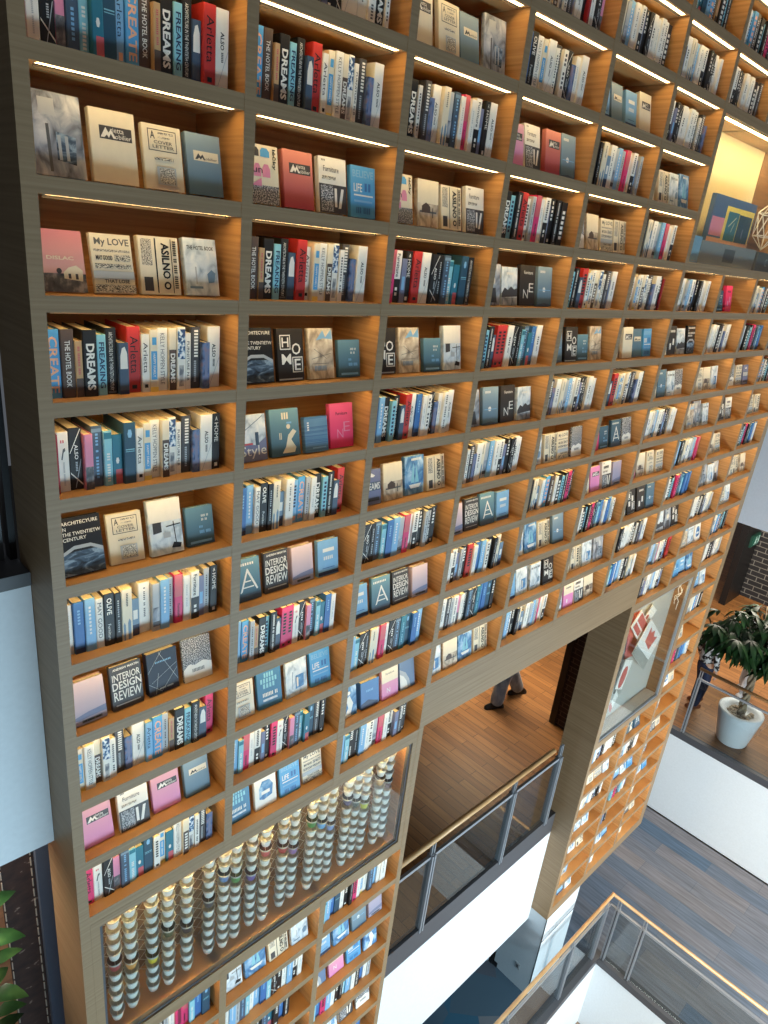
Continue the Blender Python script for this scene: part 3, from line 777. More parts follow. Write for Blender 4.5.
def face_pages(key):
    w, h, t = FC[key][:3]
    mb = MB()
    mb.box(-w / 2 + .003, w / 2 - .004, .003, t - .003, .003, h - .004, PAGES)
    return mb


# what stands where; S: spine rows (sequence, start), F: cover-out rows
LAY = {}


def S(c, r, seq, start=None, n=17, skip=0):
    k = start if isinstance(start, int) else seq.index(start)
    LAY[(c, r)] = ('S', [seq[(k + i) % len(seq)] for i in range(n)])


def F(c, r, names):
    LAY[(c, r)] = ('F', names.split())


S(0, 0, SEQ_A, 'redthin', 18)
LAY[(0, 0)] = ('S', 'redthin gun alsoblack pinkphoto bodyblue lee teals dteal arletblue create hotel tanrose dreams freaking arch peak arletred also'.split())
F(0, 1, 'snowjar ariwhite cover ariblue')
F(0, 2, 'pinkhouse news newsprint hotel')
LAY[(0, 3)] = ('S', 'create hotel tanrose dreams freaking arch peak arletred arletwhite happy kelly dreamsb floral furn intd absblue also'.split())
LAY[(0, 4)] = ('S', 'redthin gun alsoblack pinkphoto bodyblue lee teals dteal arletwhite happy kelly dreamsb floral furn intd absblue also home'.split())
F(0, 5, 'arch cover desk bluesmall')
LAY[(0, 6)] = ('S', 'white blue ltblue may olive blackthin archwhite blues thickwhite greyphoto ltblue greywhite mag white furnblack purple greywhite home'.split())
F(0, 7, 'lake interior lines snow')
LAY[(0, 8)] = ('S', 'happy kelly dreamsb floral furn intd absblue also arletblue create greywhite tanrose dreams freaking arch peak arletpink'.split())
F(0, 9, 'aripink furniture aripink ariblue')
LAY[(0, 10)] = ('S', 'arletpink gun alsoblack pinkphoto bodyblue lee sky teals dteal arletwhite happy teals kelly dreamsb floral furn intd absblue'.replace('sky ', '').split())
S(1, -1, SEQ_D, 4, 16)
LAY[(1, 0)] = ('S', 'create hotel tanrose dreams freaking arch peak arletred arletwhite happy kelly dreamsb floral furn intd absblue also'.split())
F(1, 1, 'lecky arired furniture believe')
LAY[(1, 2)] = ('S', 'hotel tanrose dreams freaking arch peak arletred arletwhite happy kelly dreamsb floral furn intd absblue also'.split())
F(1, 3, 'arch home map bluesmall')
F(1, 4, 'style figure bluelines nered')
LAY[(1, 5)] = ('S', 'blue ltblue may olive blackthin archwhite blues thickwhite arletblue create greywhite white dreams freaking arch peak arletred'.split())
F(1, 6, 'sail interior lake ltblue')
LAY[(1, 7)] = ('S', 'ltblue create greywhite tanrose dreams freaking arch peak arletpink arletpink gun alsoblack pinkphoto bodyblue lee teals blue white'.split())
F(1, 8, 'cover quote jar believe')
LAY[(1, 9)] = ('S', 'ltblue lee mag white furnblack purple home arletpink gun alsoblack pinkphoto bodyblue lee teals dteal intd home'.split())
F(1, 10, 'quote whiteblue believe news')
F(2, -1, 'ariwhite cover ariblue snowjar')
LAY[(2, 0)] = ('S', 'kelly dreams furn intd absblue also archwhite greyphoto bodyblue white mag white furnblack purple home also'.split())
F(2, 1, 'lecky villa newsprint furniture')
LAY[(2, 2)] = ('S', 'mag furnblack purple home arletred also alsoblack blackthin bodyblue lee teals dteal arch'.split())
F(2, 3, 'home map bluesmall desk')
LAY[(2, 4)] = ('S', 'blue ltblue dreams freaking arch peak arletred also blue white may alsoblack absblue white kelly also'.split())
F(2, 5, 'dreamsg villa ship newsprint')
LAY[(2, 6)] = ('S', 'white alsoblack blackthin bodyblue lee blue ltblue greyphoto mag white furnblack home greywhite arch home'.split())
F(2, 7, 'ltblue sail interior lake')
LAY[(2, 8)] = ('S', 'ltblue lee alsoblack blackthin archwhite white mag white alsoblack bodyblue tealtall dteal blue ltblue'.split())
F(2, 9, 'woman bluebox pinkn swoosh')
LAY[(2, 10)] = ('S', 'ltblue lee olive blackthin ltblue white may greyphoto mag white furnblack purple intd home'.split())
S(3, -2, SEQ_A, 16, 15)
LAY[(3, -1)] = ('S', 'blue olive kelly happy also furn intd may alsoblack absblue white also'.split())
F(3, 0, 'aripink furniture arired moon')
LAY[(3, 1)] = ('S', 'ltblue dreams freaking arch arletred arletwhite greywhite mag white furnblack purple home arch dreams'.split())
F(3, 2, 'doll trees neblack moon')
LAY[(3, 3)] = ('S', 'dreams freaking arch peak arletred arletred also alsoblack blackthin lee bodyblue teals blue also'.split())
F(3, 4, 'doll moon neblack trees')
S(3, 5, SEQ_D, 1, 15)
F(3, 6, 'lake interior sail ltblue')
S(3, 7, SEQ_B, 12, 15)
LAY[(3, 8)] = ('S', 'white thickwhite intd greywhite kelly pinkphoto white arch bodyblue alsoblack tealtall blue blue dteal home'.split())
F(3, 9, 'jar villa ship newsprint')
S(4, -2, SEQ_D, 5, 14)
F(4, -1, 'ltblue ariblue ltblue ariwhite')
S(4, 0, SEQ_B, 3, 14)
F(4, 1, 'snow villa news newsprint')
S(4, 2, SEQ_A, 12, 14)
F(4, 3, 'moon home bluesmall map')
S(4, 4, SEQ_D, 1, 15)
F(4, 5, 'hotel newsprint news snow')
S(4, 6, SEQ_C, 2, 15)
F(4, 7, 'jar ship newsprint moon')
F(4, 8, 'ltblue jar hotel home')
S(4, 9, SEQ_B, 0, 15)
S(5, -3, SEQ_A, 3, 12)
S(5, -2, SEQ_D, 3, 13)
S(5, -1, SEQ_D, 9, 13)
F(5, 0, 'cover newsprint hotel ship')
S(5, 1, SEQ_B, 3, 13)
S(5, 2, SEQ_A, 15, 13)
F(5, 3, 'cover ariwhite ariblue believe')
S(5, 4, SEQ_A, 13, 14)
F(5, 5, 'nered bluesmall sail snow')
F(5, 6, 'cover aripink furniture lake')
S(5, 7, SEQ_C, 9, 15)
F(5, 8, 'cover newsprint jar snowjar')
F(5, 9, 'hotel pinkn furniture villa')
S(6, -3, SEQ_C, 5, 13)
S(6, -2, SEQ_D, 8, 13)
S(6, 2, SEQ_D, 3, 14)
F(6, 3, 'hotel neblack trees arch')
F(6, 4, 'cover moon hotel snow')
S(6, 5, SEQ_D, 2, 14)
F(6, 6, 'aripink villa cover news')
F(6, 7, 'jar home neblack moon')
S(6, 8, SEQ_D, 10, 13)
S(6, 9, SEQ_C, 16, 14)
F(7, 2, 'ltblue bluesmall nered')
S(7, 3, SEQ_D, 12, 12)
F(7, 4, 'hotel cover villa jar')
F(7, 5, 'news map snowjar hotel')
S(7, 6, SEQ_B, 0, 13)
S(7, 7, SEQ_C, 9, 13)
F(7, 8, 'neblack trees doll home')
S(7, 9, SEQ_B, 6, 14)
S(7, 10, SEQ_D, 0, 13)
F(7, 17, 'villa cover news hotel')
for (c, r, k) in ((8, 2, 1), (8, 3, 7), (8, 8, 12), (9, 4, 5), (9, 6, 9), (9, 9, 3), (9, 10, 12), (9, 12, 1), (9, 14, 11), (8, 17, 4), (8, 19, 9), (7, 16, 6), (7, 18, 2)):
    S(c, r, SEQ_C if k % 2 else SEQ_D, k, 13)
for (c, r, s_) in ((8, 4, 'cover snow news dreamsg'), (8, 5, 'arch home furniture'), (8, 6, 'ltblue villa news'), (8, 7, 'newsprint snowjar jar doll'), (8, 9, 'jar map hotel whiteblue'), (8, 10, 'jar believe ltblue ship'),
                   (9, 5, 'villa news newsprint'), (9, 7, 'hotel cover newsprint villa'), (9, 8, 'snow news jar'), (9, 11, 'cover ltblue jar'), (9, 13, 'hotel cover'), (9, 15, 'jar whiteblue cover'),
                   (7, 19, 'cover hotel jar'), (7, 20, 'home jar newsprint'), (7, 22, 'ship ltblue jar'), (8, 16, 'hotel figure sail'), (8, 18, 'cover ltblue jar believe'), (8, 21, 'interior jar ltblue'),
                   (9, 17, 'jar furniture cover'), (9, 19, 'ltblue jar believe'), (9, 21, 'hotel interior cover')):
    F(c, r, s_)
for (c, r, k) in ((7, 21, 3), (8, 20, 8), (8, 22, 5), (9, 16, 2), (9, 18, 6), (9, 20, 1), (9, 22, 10)):
    S(c, r, SEQ_D, k, 6)
# below the cup display
LAY[(0, 14)] = ('S', 'white greywhite bodyblue ltblue white blackthin purple lee blue home greywhite white arletpink mag lee blue slate'.replace('slate', 'dteal').split())
F(1, 14, 'desk ship newsprint hotel')
LAY[(1, 15)] = ('S', 'white ltblue greywhite bodyblue lee white ltblue blue lee alsoblack home white ltblue furnblack white'.split())
LAY[(1, 16)] = ('S', 'white lee ltblue blue white greywhite alsoblack bodyblue teals home blue arch'.split())
LAY[(2, 14)] = ('S', 'lee ltblue blue dteal white home blackthin arletpink white happy white bodyblue ltblue white thickwhite'.split())
F(2, 15, 'ltblue ship moon lake')
F(2, 16, 'swoosh pinkn believe woman')
LAY[(2, 17)] = ('S', 'lee blue arletpink ltblue white home blackthin lee ltblue white arch blue white greywhite'.split())
F(2, 18, 'cover jar furniture snow')
S(1, 17, SEQ_B, 2, 14)
F(0, 15, 'jar ltblue hotel ship')
S(0, 16, SEQ_C, 2, 14)
# rows above the picture's top edge
for c in range(10):
    for r in range(-4, 23):
        if is_cell(c, r) and (c, r) not in LAY:
            q = proj((c * CP + .37, 0, -r * P + .15))
            if q and -60 < q[0] < 828 and -90 < q[1] < 1110:
                S(c, r, (SEQ_A, SEQ_B, SEQ_D)[(c * 3 + r) % 3], (c * 5 + r * 7) % 15, 13)

FULL = {'S': {}, 'F': {}}
items = []   # kind, key, location, rotation, cell, ordinal, count, area
rnd = random.Random(5)
for (c, r), (kind, names) in LAY.items():
    z = -r * P
    x0 = c * CP
    width = CP - TU
    n = len(names)
    if kind == 'S':
        tot = sum(SP[k][0] for k in names)
        room = width - 0.012
        want = 0.86 * room if c > 0 else 0.93 * room
        if n <= 8:
            want = tot
        sc = min(1.12, max(0.9, want / tot)) if n > 8 else 1.0
        names2 = list(names)
        while sum(SP[k][0] for k in names2) * 0.9 > room:
            names2.pop(rnd.randrange(len(names2)))
        tot = sum(SP[k][0] for k in names2)
        sc = min(1.12, want / tot) if n > 8 else 1.0
        if tot * sc > room:
            sc = room / tot
        x = x0 + 0.008 + (0.02 if c > 0 else 0)
        for i, k in enumerate(names2):
            w = SP[k][0] * sc
            loc = (x + w / 2, 0.065 + rnd.uniform(-.012, .014), z + .0005)
            items.append(['S', k, loc, (0, 0, 0), (c, r), i, len(names2), sc])
            x += w + 0.0012
    else:
        tot = sum(FC[k][0] for k in names)
        gap = min(0.03, (width - 0.03 - tot) / max(1, n))
        gap = max(gap, 0.004)
        if c == 0:
            gap = (width - 0.04 - tot) / n
        sc = min(1.0, (width - 0.02 - gap * (n - 1)) / tot)
        x = x0 + 0.02
        for i, k in enumerate(names):
            w = FC[k][0] * sc
            ln = -math.radians(rnd.uniform(9, 13))
            loc = (x + w / 2, 0.06 + rnd.uniform(-.006, .012), z + FC[k][2] * math.sin(-ln) + .0008)
            items.append(['F', k, loc, (ln, 0, math.radians(rnd.uniform(-2, 2))), (c, r), i, n, sc])
            x += w + gap


def area(it):
    kind, k, loc = it[:3]
    w, h = (SP if kind == 'S' else FC)[k][:2]
    w *= it[7]
    pts = [proj((loc[0] + dx, loc[1], loc[2] + dz)) for dx, dz in ((-w / 2, 0), (w / 2, 0), (w / 2, h), (-w / 2, h))]
    if any(p is None for p in pts):
        return 0
    cl = [(min(768, max(0, p[0])), min(1024, max(0, p[1]))) for p in pts]
    a = 0
    for i in range(4):
        p, q = cl[i], cl[(i + 1) % 4]
        a += p[0] * q[1] - q[0] * p[1]
    return abs(a) / 2


ranked = sorted(items, key=area, reverse=True)
NEAR = ranked[:300]
near_ids = set(id(i) for i in NEAR)
ORD = 'first second third fourth fifth sixth seventh eighth ninth tenth eleventh twelfth thirteenth fourteenth fifteenth sixteenth seventeenth eighteenth nineteenth'.split()
TOPROW = {}
for c in range(10):
    for r in range(-4, 23):
        if is_cell(c, r):
            q = [proj((c * CP + dx, 0.06, -r * P + 0.04)) for dx in (.2, .37, .6)]
            if any(p and 0 < p[0] < 768 and 0 < p[1] < 1024 for p in q):
                TOPROW[c] = r
                break


def place_words(c, r):
    col = ('leftmost column' if c == 0 else ORD[c] + ' column')
    if c <= 2 and r >= 14:
        return '%s shelf under cup display, %s' % (ORD[r - 14], col)
    if c in (7, 8) and r >= 16:
        return '%s shelf under poster case, %s' % (ORD[r - 16], col)
    if 6 <= c <= 8 and r >= 2:
        return '%s shelf under bright case, %s' % (ORD[r - 2], col)
    return '%s shelf down, %s' % (ORD[max(0, r - TOPROW.get(c, r))], col)


groups = {}
for it in NEAR:
    kind, k, loc, rot, (c, r), i, n, sc = it
    D = FULL[kind]
    if k not in D:
        a = (spine_book if kind == 'S' else face_book)(k, 0).mesh('book')
        b = (spine_pages if kind == 'S' else face_pages)(k).mesh('pages')
        D[k] = (a, b)
    a, b = D[k]
    o = bpy.data.objects.new('book', a)
    pg = bpy.data.objects.new('pages', b)
    COL.objects.link(o)
    COL.objects.link(pg)
    pg.parent = o
    o.location = loc
    o.rotation_euler = rot
    o.scale = (sc, 1, 1)
    desc = (SP if kind == 'S' else FC)[k][3 if kind == 'S' else 4]
    tag(o, '%s, %s in row, %s' % (desc, ORD[i], place_words(c, r)), 'book', 'books standing spine out on the shelves' if kind == 'S' else 'books shown cover out on the shelves')

# the many farther and smaller books: one object
cache = {}
V, FL, FN, MI = [], [], [], []
allm, off = [], 0
for it in items:
    if id(it) in near_ids:
        continue
    kind, k, loc, rot, cell, i, n, sc = it
    if (kind, k) not in cache:
        q = (spine_book if kind == 'S' else face_book)(k, 1)
        idx = []
        for mt in q.mats:
            if mt not in allm:
                allm.append(mt)
            idx.append(allm.index(mt))
        cache[(kind, k)] = (np.array(q.v), [list(f) for f in q.f], [idx[x] for x in q.mi])
    v, f, mi = cache[(kind, k)]
    M = np.array(Euler(rot).to_matrix()) @ np.diag([sc, 1, 1])
    V.append(v @ M.T + np.array(loc))
    FL += [tuple(x + off for x in q) for q in f]
    MI += mi
    off += len(v)
me = bpy.data.meshes.new('far_books')
me.from_pydata(np.concatenate(V).tolist(), [], FL)
for mt in allm:
    me.materials.append(mt)
me.polygons.foreach_set('material_index', MI)
me.update()
o = bpy.data.objects.new('far_books', me)
COL.objects.link(o)
tag(o, 'hundreds of smaller books filling the more distant compartments of the bookcase', 'books', None, 'stuff')

# ------------------------------------------------------------------ cup display case
zc1, zc0 = -10 * P - TS, -13 * P
xa, xb = 0.0, 3 * CP - TU
case = thing('display_case', 'wide glazed case of hanging white cup strands in the bookcase', 'display case', (0, 0, 0))
FR = 0.055
GREYFRAME = flat((150, 154, 158), 0.4, 0.2, name='grey_frame')


def frame_mesh(x0, x1, z0, z1, fr, mat, y0=0.001, y1=0.05):
    mb = MB()
    mb.box(x0, x1, y0, y1, z1 - fr, z1, mat)
    mb.box(x0, x1, y0, y1, z0, z0 + fr, mat)
    mb.box(x0, x0 + fr, y0, y1, z0 + fr, z1 - fr, mat)
    mb.box(x1 - fr, x1, y0, y1, z0 + fr, z1 - fr, mat)
    return mb


frame_mesh(xa + .001, xb - .001, zc0 + .001, zc1 - .001, 0.045, VENEER).obj('frame', case)
frame_mesh(xa + .046, xb - .046, zc0 + .046, zc1 - .046, 0.016, CHANNEL, 0.012, 0.04).obj('glazing_bead', case)
mb = MB()
mb.box(xa + .05, xb - .05, 0.018, 0.024, zc0 + .05, zc1 - .05, GLASS)
mb.obj('glass_pane', case)
CASEBACK = ramp_mat('case_back_wood', [(0.3, (116, 84, 56)), (0.7, (150, 112, 76))], (1.5, 1.5, 40), 5)
mb = MB()
mb.box(xa + .001, xb - .001, DEPTH - .03, DEPTH - .004, zc0 + .001, zc1 - .001, CASEBACK)
mb.obj('back_board', case)
mb = MB()
mb.box(xa + .07, xb - .07, .051, .069, zc1 - .030, zc1 - .024, CUPLED)
mb.obj('led_strip', case)
WIRE = flat((206, 196, 180), 0.4, 0.3, name='wire')
mb = MB()
zt, zb = zc1 - .02, zc0 + .02
k = -1.1
while k < xb:
    for sgn in (1, -1):
        x0_, x1_ = (k, k + (zt - zb)) if sgn > 0 else (k + (zt - zb), k)
        pts = []
        for t in np.linspace(0, 1, 40):
            xx = x0_ + (x1_ - x0_) * t
            if xa + .02 < xx < xb - .02:
                pts.append((xx, .30 + .003 * sgn, zb + (zt - zb) * t))
        if len(pts) > 1:
            mb.tube([pts[0], pts[-1]], .0016, WIRE, 4)
    k += 0.085
mb.obj('wire_mesh', case)

CUPW = flat((240, 240, 236), 0.4, name='cup_white')
CUPG = flat((186, 186, 180), 0.5, name='cup_inside')
CUPBAND = flat((186, 188, 186), 0.45, name='cup_band')


def cup_mesh(col, inner, name):
    mb = MB()
    mb.lathe([(.0005, 0, col), (.026, 0, col), (.036, .048, col), (.038, .051, CUPBAND), (.0415, .066, CUPBAND), (.040, .066, inner), (.036, .05, inner), (.025, .006, inner), (.0005, .006, inner)], col, 20)
    return mb.mesh(name, True)


cupw = cup_mesh(CUPW, CUPG, 'cup')
TINT = [('rose', (150, 60, 70)), ('orange', (226, 160, 84)), ('yellow', (226, 204, 60)), ('dark green', (30, 70, 50)), ('black', (36, 40, 52)), ('slate', (60, 68, 82)), ('blue', (70, 130, 190)), ('green', (80, 150, 90)), ('violet', (108, 90, 160)), ('red', (190, 80, 90)), ('crimson', (176, 52, 66)), ('lilac', (150, 110, 170)), ('emerald', (40, 140, 80)), ('sky blue', (110, 180, 230)), ('pale blue', (140, 170, 220)), ('navy', (52, 66, 120)), ('teal', (50, 84, 84)), ('lemon', (210, 210, 70)), ('tan', (190, 150, 90)), ('mauve', (130, 100, 104))]
SX = [.155, .25, .38, .468, .591, .742, .832, .922, 1.043, 1.13, 1.276, 1.371, 1.502, 1.6, 1.691, 1.817, 1.911, 2.012, 2.13, 2.225]
CORD = flat((210, 206, 196), 0.6, name='cord')
tints = {}
for i, x in enumerate(SX):
    nm, rgb = TINT[i]
    st = thing('cup_strand', 'hanging strand of white cups with one %s cup, %s in the case' % (nm, ORD[i] if i < 19 else 'rightmost'), 'cup strand', (x, .115 + .01 * (i % 3), zc0 + .05), group='cup strands in the glass case')
    top = zc1 - zc0 - .052
    mb = MB()
    mb.tube([(0, 0, .0), (0, 0, top)], .0015, CORD, 5)
    mb.obj('cord', st)
    z = top - .075
    j = 0
    sp = 4 + (i * 7) % 3 + (2 if i < 5 else 0)
    while z > 0.015 and j < 14:
        if j == sp:
            me_ = cup_mesh(flat(rgb, .4, name='cup_tint'), flat(tuple(int(v * .45) for v in rgb), .5, name='cup_tint_in'), 'cup')
            co = bpy.data.objects.new('cup', me_)
            co['label'] = nm + ' cup'
        else:
            co = bpy.data.objects.new('cup', cupw)
        COL.objects.link(co)
        co.parent = st
        co.location = (0, 0, z)
        z -= .0815
        j += 1

# ------------------------------------------------------------------ poster case in the right-hand pillar
pz1, pz0 = -10 * P - TS, -15 * P
pa, pb = 7 * CP, 9 * CP - TU
case2 = thing('display_case', 'tall glazed case with red and white posters in the far pillar', 'display case', (0, 0, 0))
frame_mesh(pa + .001, pb - .001, pz0 + .001, pz1 - .001, 0.03, VENEER).obj('frame', case2)
frame_mesh(pa + .031, pb - .031, pz0 + .031, pz1 - .031, 0.02, STEEL, 0.008, 0.04).obj('glazing_bead', case2)
mb = MB()
mb.box(pa + .035, pb - .035, 0.018, 0.024, pz0 + .035, pz1 - .035, GLASS)
mb.obj('glass_pane', case2)
mb = MB()
mb.box(pa + .001, pb - .001, .175, .19, pz0 + .001, pz1 - .001, flat((176, 178, 174), .6, name='grey_board'))
mb.obj('back_board', case2)
mb = MB()
mb.box(pa + .01, pb - .035, .042, .174, pz0 + .001, pz0 + .055, flat((226, 216, 208), .6, name='plinth_paint'))
mb.obj('plinth', case2)
mb = MB()
mb.box(pb - .032, pb - .002, .042, .174, pz0 + .056, pz1 - .010, CASEBACK)
mb.obj('side_board', case2)
mb = MB()
mb.box(pa + .07, pb - .07, .055, .085, pz1 - .008, pz1 - .001, CASELED)
mb.obj('led_strip', case2)
mb = MB()
for q in range(5):
    a0 = q * 1.3
    mb.tube([(pb - .05 - .03 * abs(math.sin(a0)), .10 + .03 * math.cos(a0), pz1 - .1 - q * .06), (pb - .06, .11 + .03 * math.sin(a0 * 2), pz1 - .2 - q * .05), (pb - .07, .10 - .03 * math.cos(a0), pz1 - .27 - q * .06)], .004, CUPW, 6)
wo = mb.obj('wire_ornament')
tag(wo, 'tangled white wire ornament hanging at the top of the poster case', 'ornament')

RED = flat((196, 92, 88), .6, name='poster_red')
PWHITE = flat((232, 230, 226), .6, name='poster_white')
PGREY = flat((150, 154, 150), .6, name='poster_grey')


def poster(label, corners_px, y, ground, ops, tilt=0.0):
    pts = [unproj(px, py, 1, y) for px, py in corners_px]
    o_ = thing('poster', label, 'poster', (pts[3].x, y, pts[3].z), group='posters in the tall case')
    e0 = pts[2] - pts[3]
    e1 = pts[0] - pts[3]
    mb = MB()

    def P3(u, v, d):
        p = e0 * u + e1 * v
        return (p.x, d, p.z)
    front = [P3(0, 0, 0), P3(1, 0, 0), P3(1, 1, 0), P3(0, 1, 0)]
    back = [P3(0, 0, .006), P3(1, 0, .006), P3(1, 1, .006), P3(0, 1, .006)]
    mb.poly(front + back, [(0, 1, 2, 3), (7, 6, 5, 4), (0, 4, 5, 1), (1, 5, 6, 2), (2, 6, 7, 3), (3, 7, 4, 0)], ground)
    mb.obj('sheet', o_)
    for n_, (pl, mt) in enumerate(ops):
        mb = MB()
        mb.face([P3(u, v, -.001 - .0008 * n_) for u, v in pl], mt)
        mb.obj('printed_shape', o_)
    return o_


circ = [(.5 + .34 * math.cos(t * PI / 9), .5 + .34 * math.sin(t * PI / 9)) for t in range(18)]
poster('large plain red poster behind the other posters', [(632, 615), (643, 610), (634, 655), (624, 660)], .16, RED, [])
poster('white poster with crown shaped red print', [(651.5, 618.7), (663, 627), (642.7, 670), (632, 654)], .08, PWHITE, [([(.3, .5), (.7, .46), (.8, .9), (.62, .8), (.5, .94), (.38, .8), (.22, .9)], RED), ([(0, 0), (1, 0), (1, .3), (0, .26)], PGREY)])
poster('pink and white poster tilted beneath the top', [(642, 610), (650, 618), (640, 645), (631, 627)], .11, PWHITE, [([(.1, .5), (.9, .5), (.9, .95), (.1, .95)], RED), ([(.1, .1), (.6, .1), (.6, .4), (.1, .4)], RED)])
poster('narrow white poster at the top of the stack', [(653, 605), (658, 609), (646, 627), (642, 622)], .135, PWHITE, [([(.1, .1), (.4, .1), (.4, .5), (.1, .5)], RED)])
poster('white poster with a big red disc below the crown', [(626, 660), (638, 670), (620, 694), (613, 694)], .09, PWHITE, [(circ, RED), ([(0, 0), (1, 0), (1, .14), (0, .14)], PGREY)])
poster('small white poster standing lowest on the pale plinth', [(617, 690), (623, 695), (609.5, 713), (608.5, 707)], .06, PWHITE, [([(0, 0), (1, 0), (1, .3), (0, .3)], RED)])

# ------------------------------------------------------------------ bright case, upper right
bz1, bz0 = 2 * P - TS, -1 * P
ba, bb = 6 * CP, 9 * CP - TU
case3 = thing('display_case', 'bright cream lined case near the top right with picture books', 'display case', (0, 0, 0))
frame_mesh(ba + .001, bb - .001, bz0 + .001, bz1 - .001, 0.012, VENEER).obj('frame', case3)
mb = MB()
mb.box(ba + .01, bb - .01, 0.018, 0.024, bz0 + .01, bz1 - .01, GLASS)
mb.obj('glass_pane', case3)
CREAM = flat((240, 222, 180), .6, name='cream_board')
mb = MB()
mb.box(ba + .001, 6.62, DEPTH - .03, DEPTH - .004, bz0 + .001, bz1 - .001, CREAM)
mb.obj('back_board', case3)
mb = MB()
mb.box(6.62, bb - .001, DEPTH - .034, DEPTH - .004, bz0 + .001, bz1 - .001, CASEBACK)
mb.obj('dark_back_board', case3)
mb = MB()
mb.box(ba + .001, bb - .001, .03, DEPTH - .035, bz0 + .001, bz0 + .012, flat((214, 208, 196), .5, name='pale_base'))
mb.obj('base_board', case3)
mb = MB()
mb.box(ba + .05, bb - .05, .05, .10, bz1 - .008, bz1 - .001, CASELED)
mb.obj('led_strip', case3)


def panel_box(name, label, cat, x0, x1, y0, y1, z0, z1, mat, ops=()):
    o_ = thing(name, label, cat, ((x0 + x1) / 2, y0, z0))
    w, h = x1 - x0, z1 - z0
    mb = MB()
    mb.box(-w / 2, w / 2, 0, y1 - y0, 0, h, mat)
    draw(mb, ops, w, h, 0)
    mb.obj('body', o_)
    return o_


zf = bz0 + .0125
panel_box('art_book', 'large blue and yellow picture book standing in the bright case', 'book', 5.48, 6.42, .2, .24, zf + .1805, zf + .56, flat((70, 104, 150), .5), [('r', .0, .0, 1, .12, 'peach'), ('r', .02, .16, .3, .55, 'pink'), ('r', .3, .1, .98, .82, 'yellow'), ('r', .36, .1, .62, .72, 'teal'), ('r', .63, .1, .95, .7, 'dteal'), ('l', .42, .4, .56, .62, .01, 'cream'), ('l', .5, .3, .54, .5, .008, 'cream'), ('l', .78, .2, .78, .4, .02, 'purple')])
panel_box('gift_box', 'small pale blue box in the corner of the bright case', 'box', 4.86, 5.14, .08, .18, zf, zf + .2, flat((150, 186, 206), .5), [('r', .05, .05, .95, .1, 'lgrey')])
panel_box('plinth_block', 'low grey plinth in front of the blue picture book', 'plinth', 5.2, 6.42, .10, .3, zf, zf + .18, flat((150, 150, 148), .5), [('r', .4, .2, .6, .8, 'grey')])
panel_box('sign_block', 'dark grey block at the edge of the bright case', 'block', 6.43, 6.9, .08, .18, zf, zf + .17, flat((96, 94, 88), .5), [('h', 'C', .5, .3, .6, .7, 'lgrey', 0)])
mb = MB()
ic = []
bm = bmesh.new()
bmesh.ops.create_icosphere(bm, subdivisions=1, radius=.22)
for e in bm.edges:
    mb.tube([tuple(v.co + Vector((6.8, .24 - .0, zf + .42))) if False else (v.co.x + 6.8, v.co.y * .5 + .2, v.co.z + zf + .42) for v in e.verts], .005, CUPW, 5)
bm.free()
o = mb.obj('wire_polyhedron')
tag(o, 'white wire polyhedron in front of the wooden part of the bright case', 'ornament')
mb = MB()
for a, b in (((4.95, zf + .25), (5.1, zf + .8)), ((5.1, zf + .8), (5.16, zf + .62)), ((4.95, zf + .25), (5.0, zf + .78)), ((5.0, zf + .78), (5.1, zf + .8)), ((5.16, zf + .62), (4.95, zf + .25))):
    mb.tube([(a[0], .30, a[1]), (b[0], .30, b[1])], .004, DARK, 5)
for a in ((4.95, zf + .25), (5.16, zf + .62)):
    mb.tube([(a[0], .30, a[1]), (a[0], .31, zf)], .003, DARK, 5)
o = mb.obj('wire_sculpture')
tag(o, 'thin black wire frame standing at the back of the bright case', 'ornament')
panel_box('leaning_card', 'narrow white card leaning behind the pale blue box', 'card', 4.98, 5.1, .2, .23, zf, zf + .5, PWHITE, [('r', .2, .1, .8, .6, 'lgrey')])

# ------------------------------------------------------------------ setting
ZA, ZB, ZC = -6.72, -7.90, -9.65
WOODF = plank_mat('wood_floor', (152, 104, 58), (126, 83, 44), (78, 48, 24), 0.9, 0.12, rot=PI / 2, rough=0.42, msize=0.004)
CARPET = plank_mat('carpet_planks', (96, 116, 138), (146, 138, 138), (92, 106, 122), 1.5, 0.3, rot=PI / 2, rough=0.9, msize=0.002)


def poly_carpet():
    mt, nt, b = new_mat('geometric_carpet')
    N = nt.nodes
    tc = N.new('ShaderNodeTexCoord')
    vo = N.new('ShaderNodeTexVoronoi')
    vo.inputs['Scale'].default_value = 1.7
    cr = N.new('ShaderNodeValToRGB')
    cr.color_ramp.interpolation = 'CONSTANT'
    cols = [(0, (74, 82, 94)), (.3, (44, 88, 112)), (.42, (96, 100, 110)), (.52, (32, 72, 100)), (.62, (66, 88, 104)), (.75, (104, 108, 114))]
    el = cr.color_ramp.elements
    while len(el) < len(cols):
        el.new(.5)
    for e, (p, c) in zip(el, cols):
        e.position = p
        e.color = L(c)
    nt.links.new(tc.outputs['Object'], vo.inputs['Vector'])
    nt.links.new(vo.outputs['Color'], cr.inputs[0])
    nt.links.new(cr.outputs[0], b.inputs['Base Color'])
    b.inputs['Roughness'].default_value = .9
    return mt


GEO = poly_carpet()
VX, VY = 6.80, -0.34   # corner of the void at the lowest level
mb = MB()
mb.box(VX, 10.2, -8, 5, ZC - .3, ZC, CARPET)
mb.box(6.42, VX, VY, 5, ZC - .3, ZC, CARPET)
mb.box(-3, 6.42, VY, 5, ZC - .3, ZC, GEO)
struct('floor', mb)
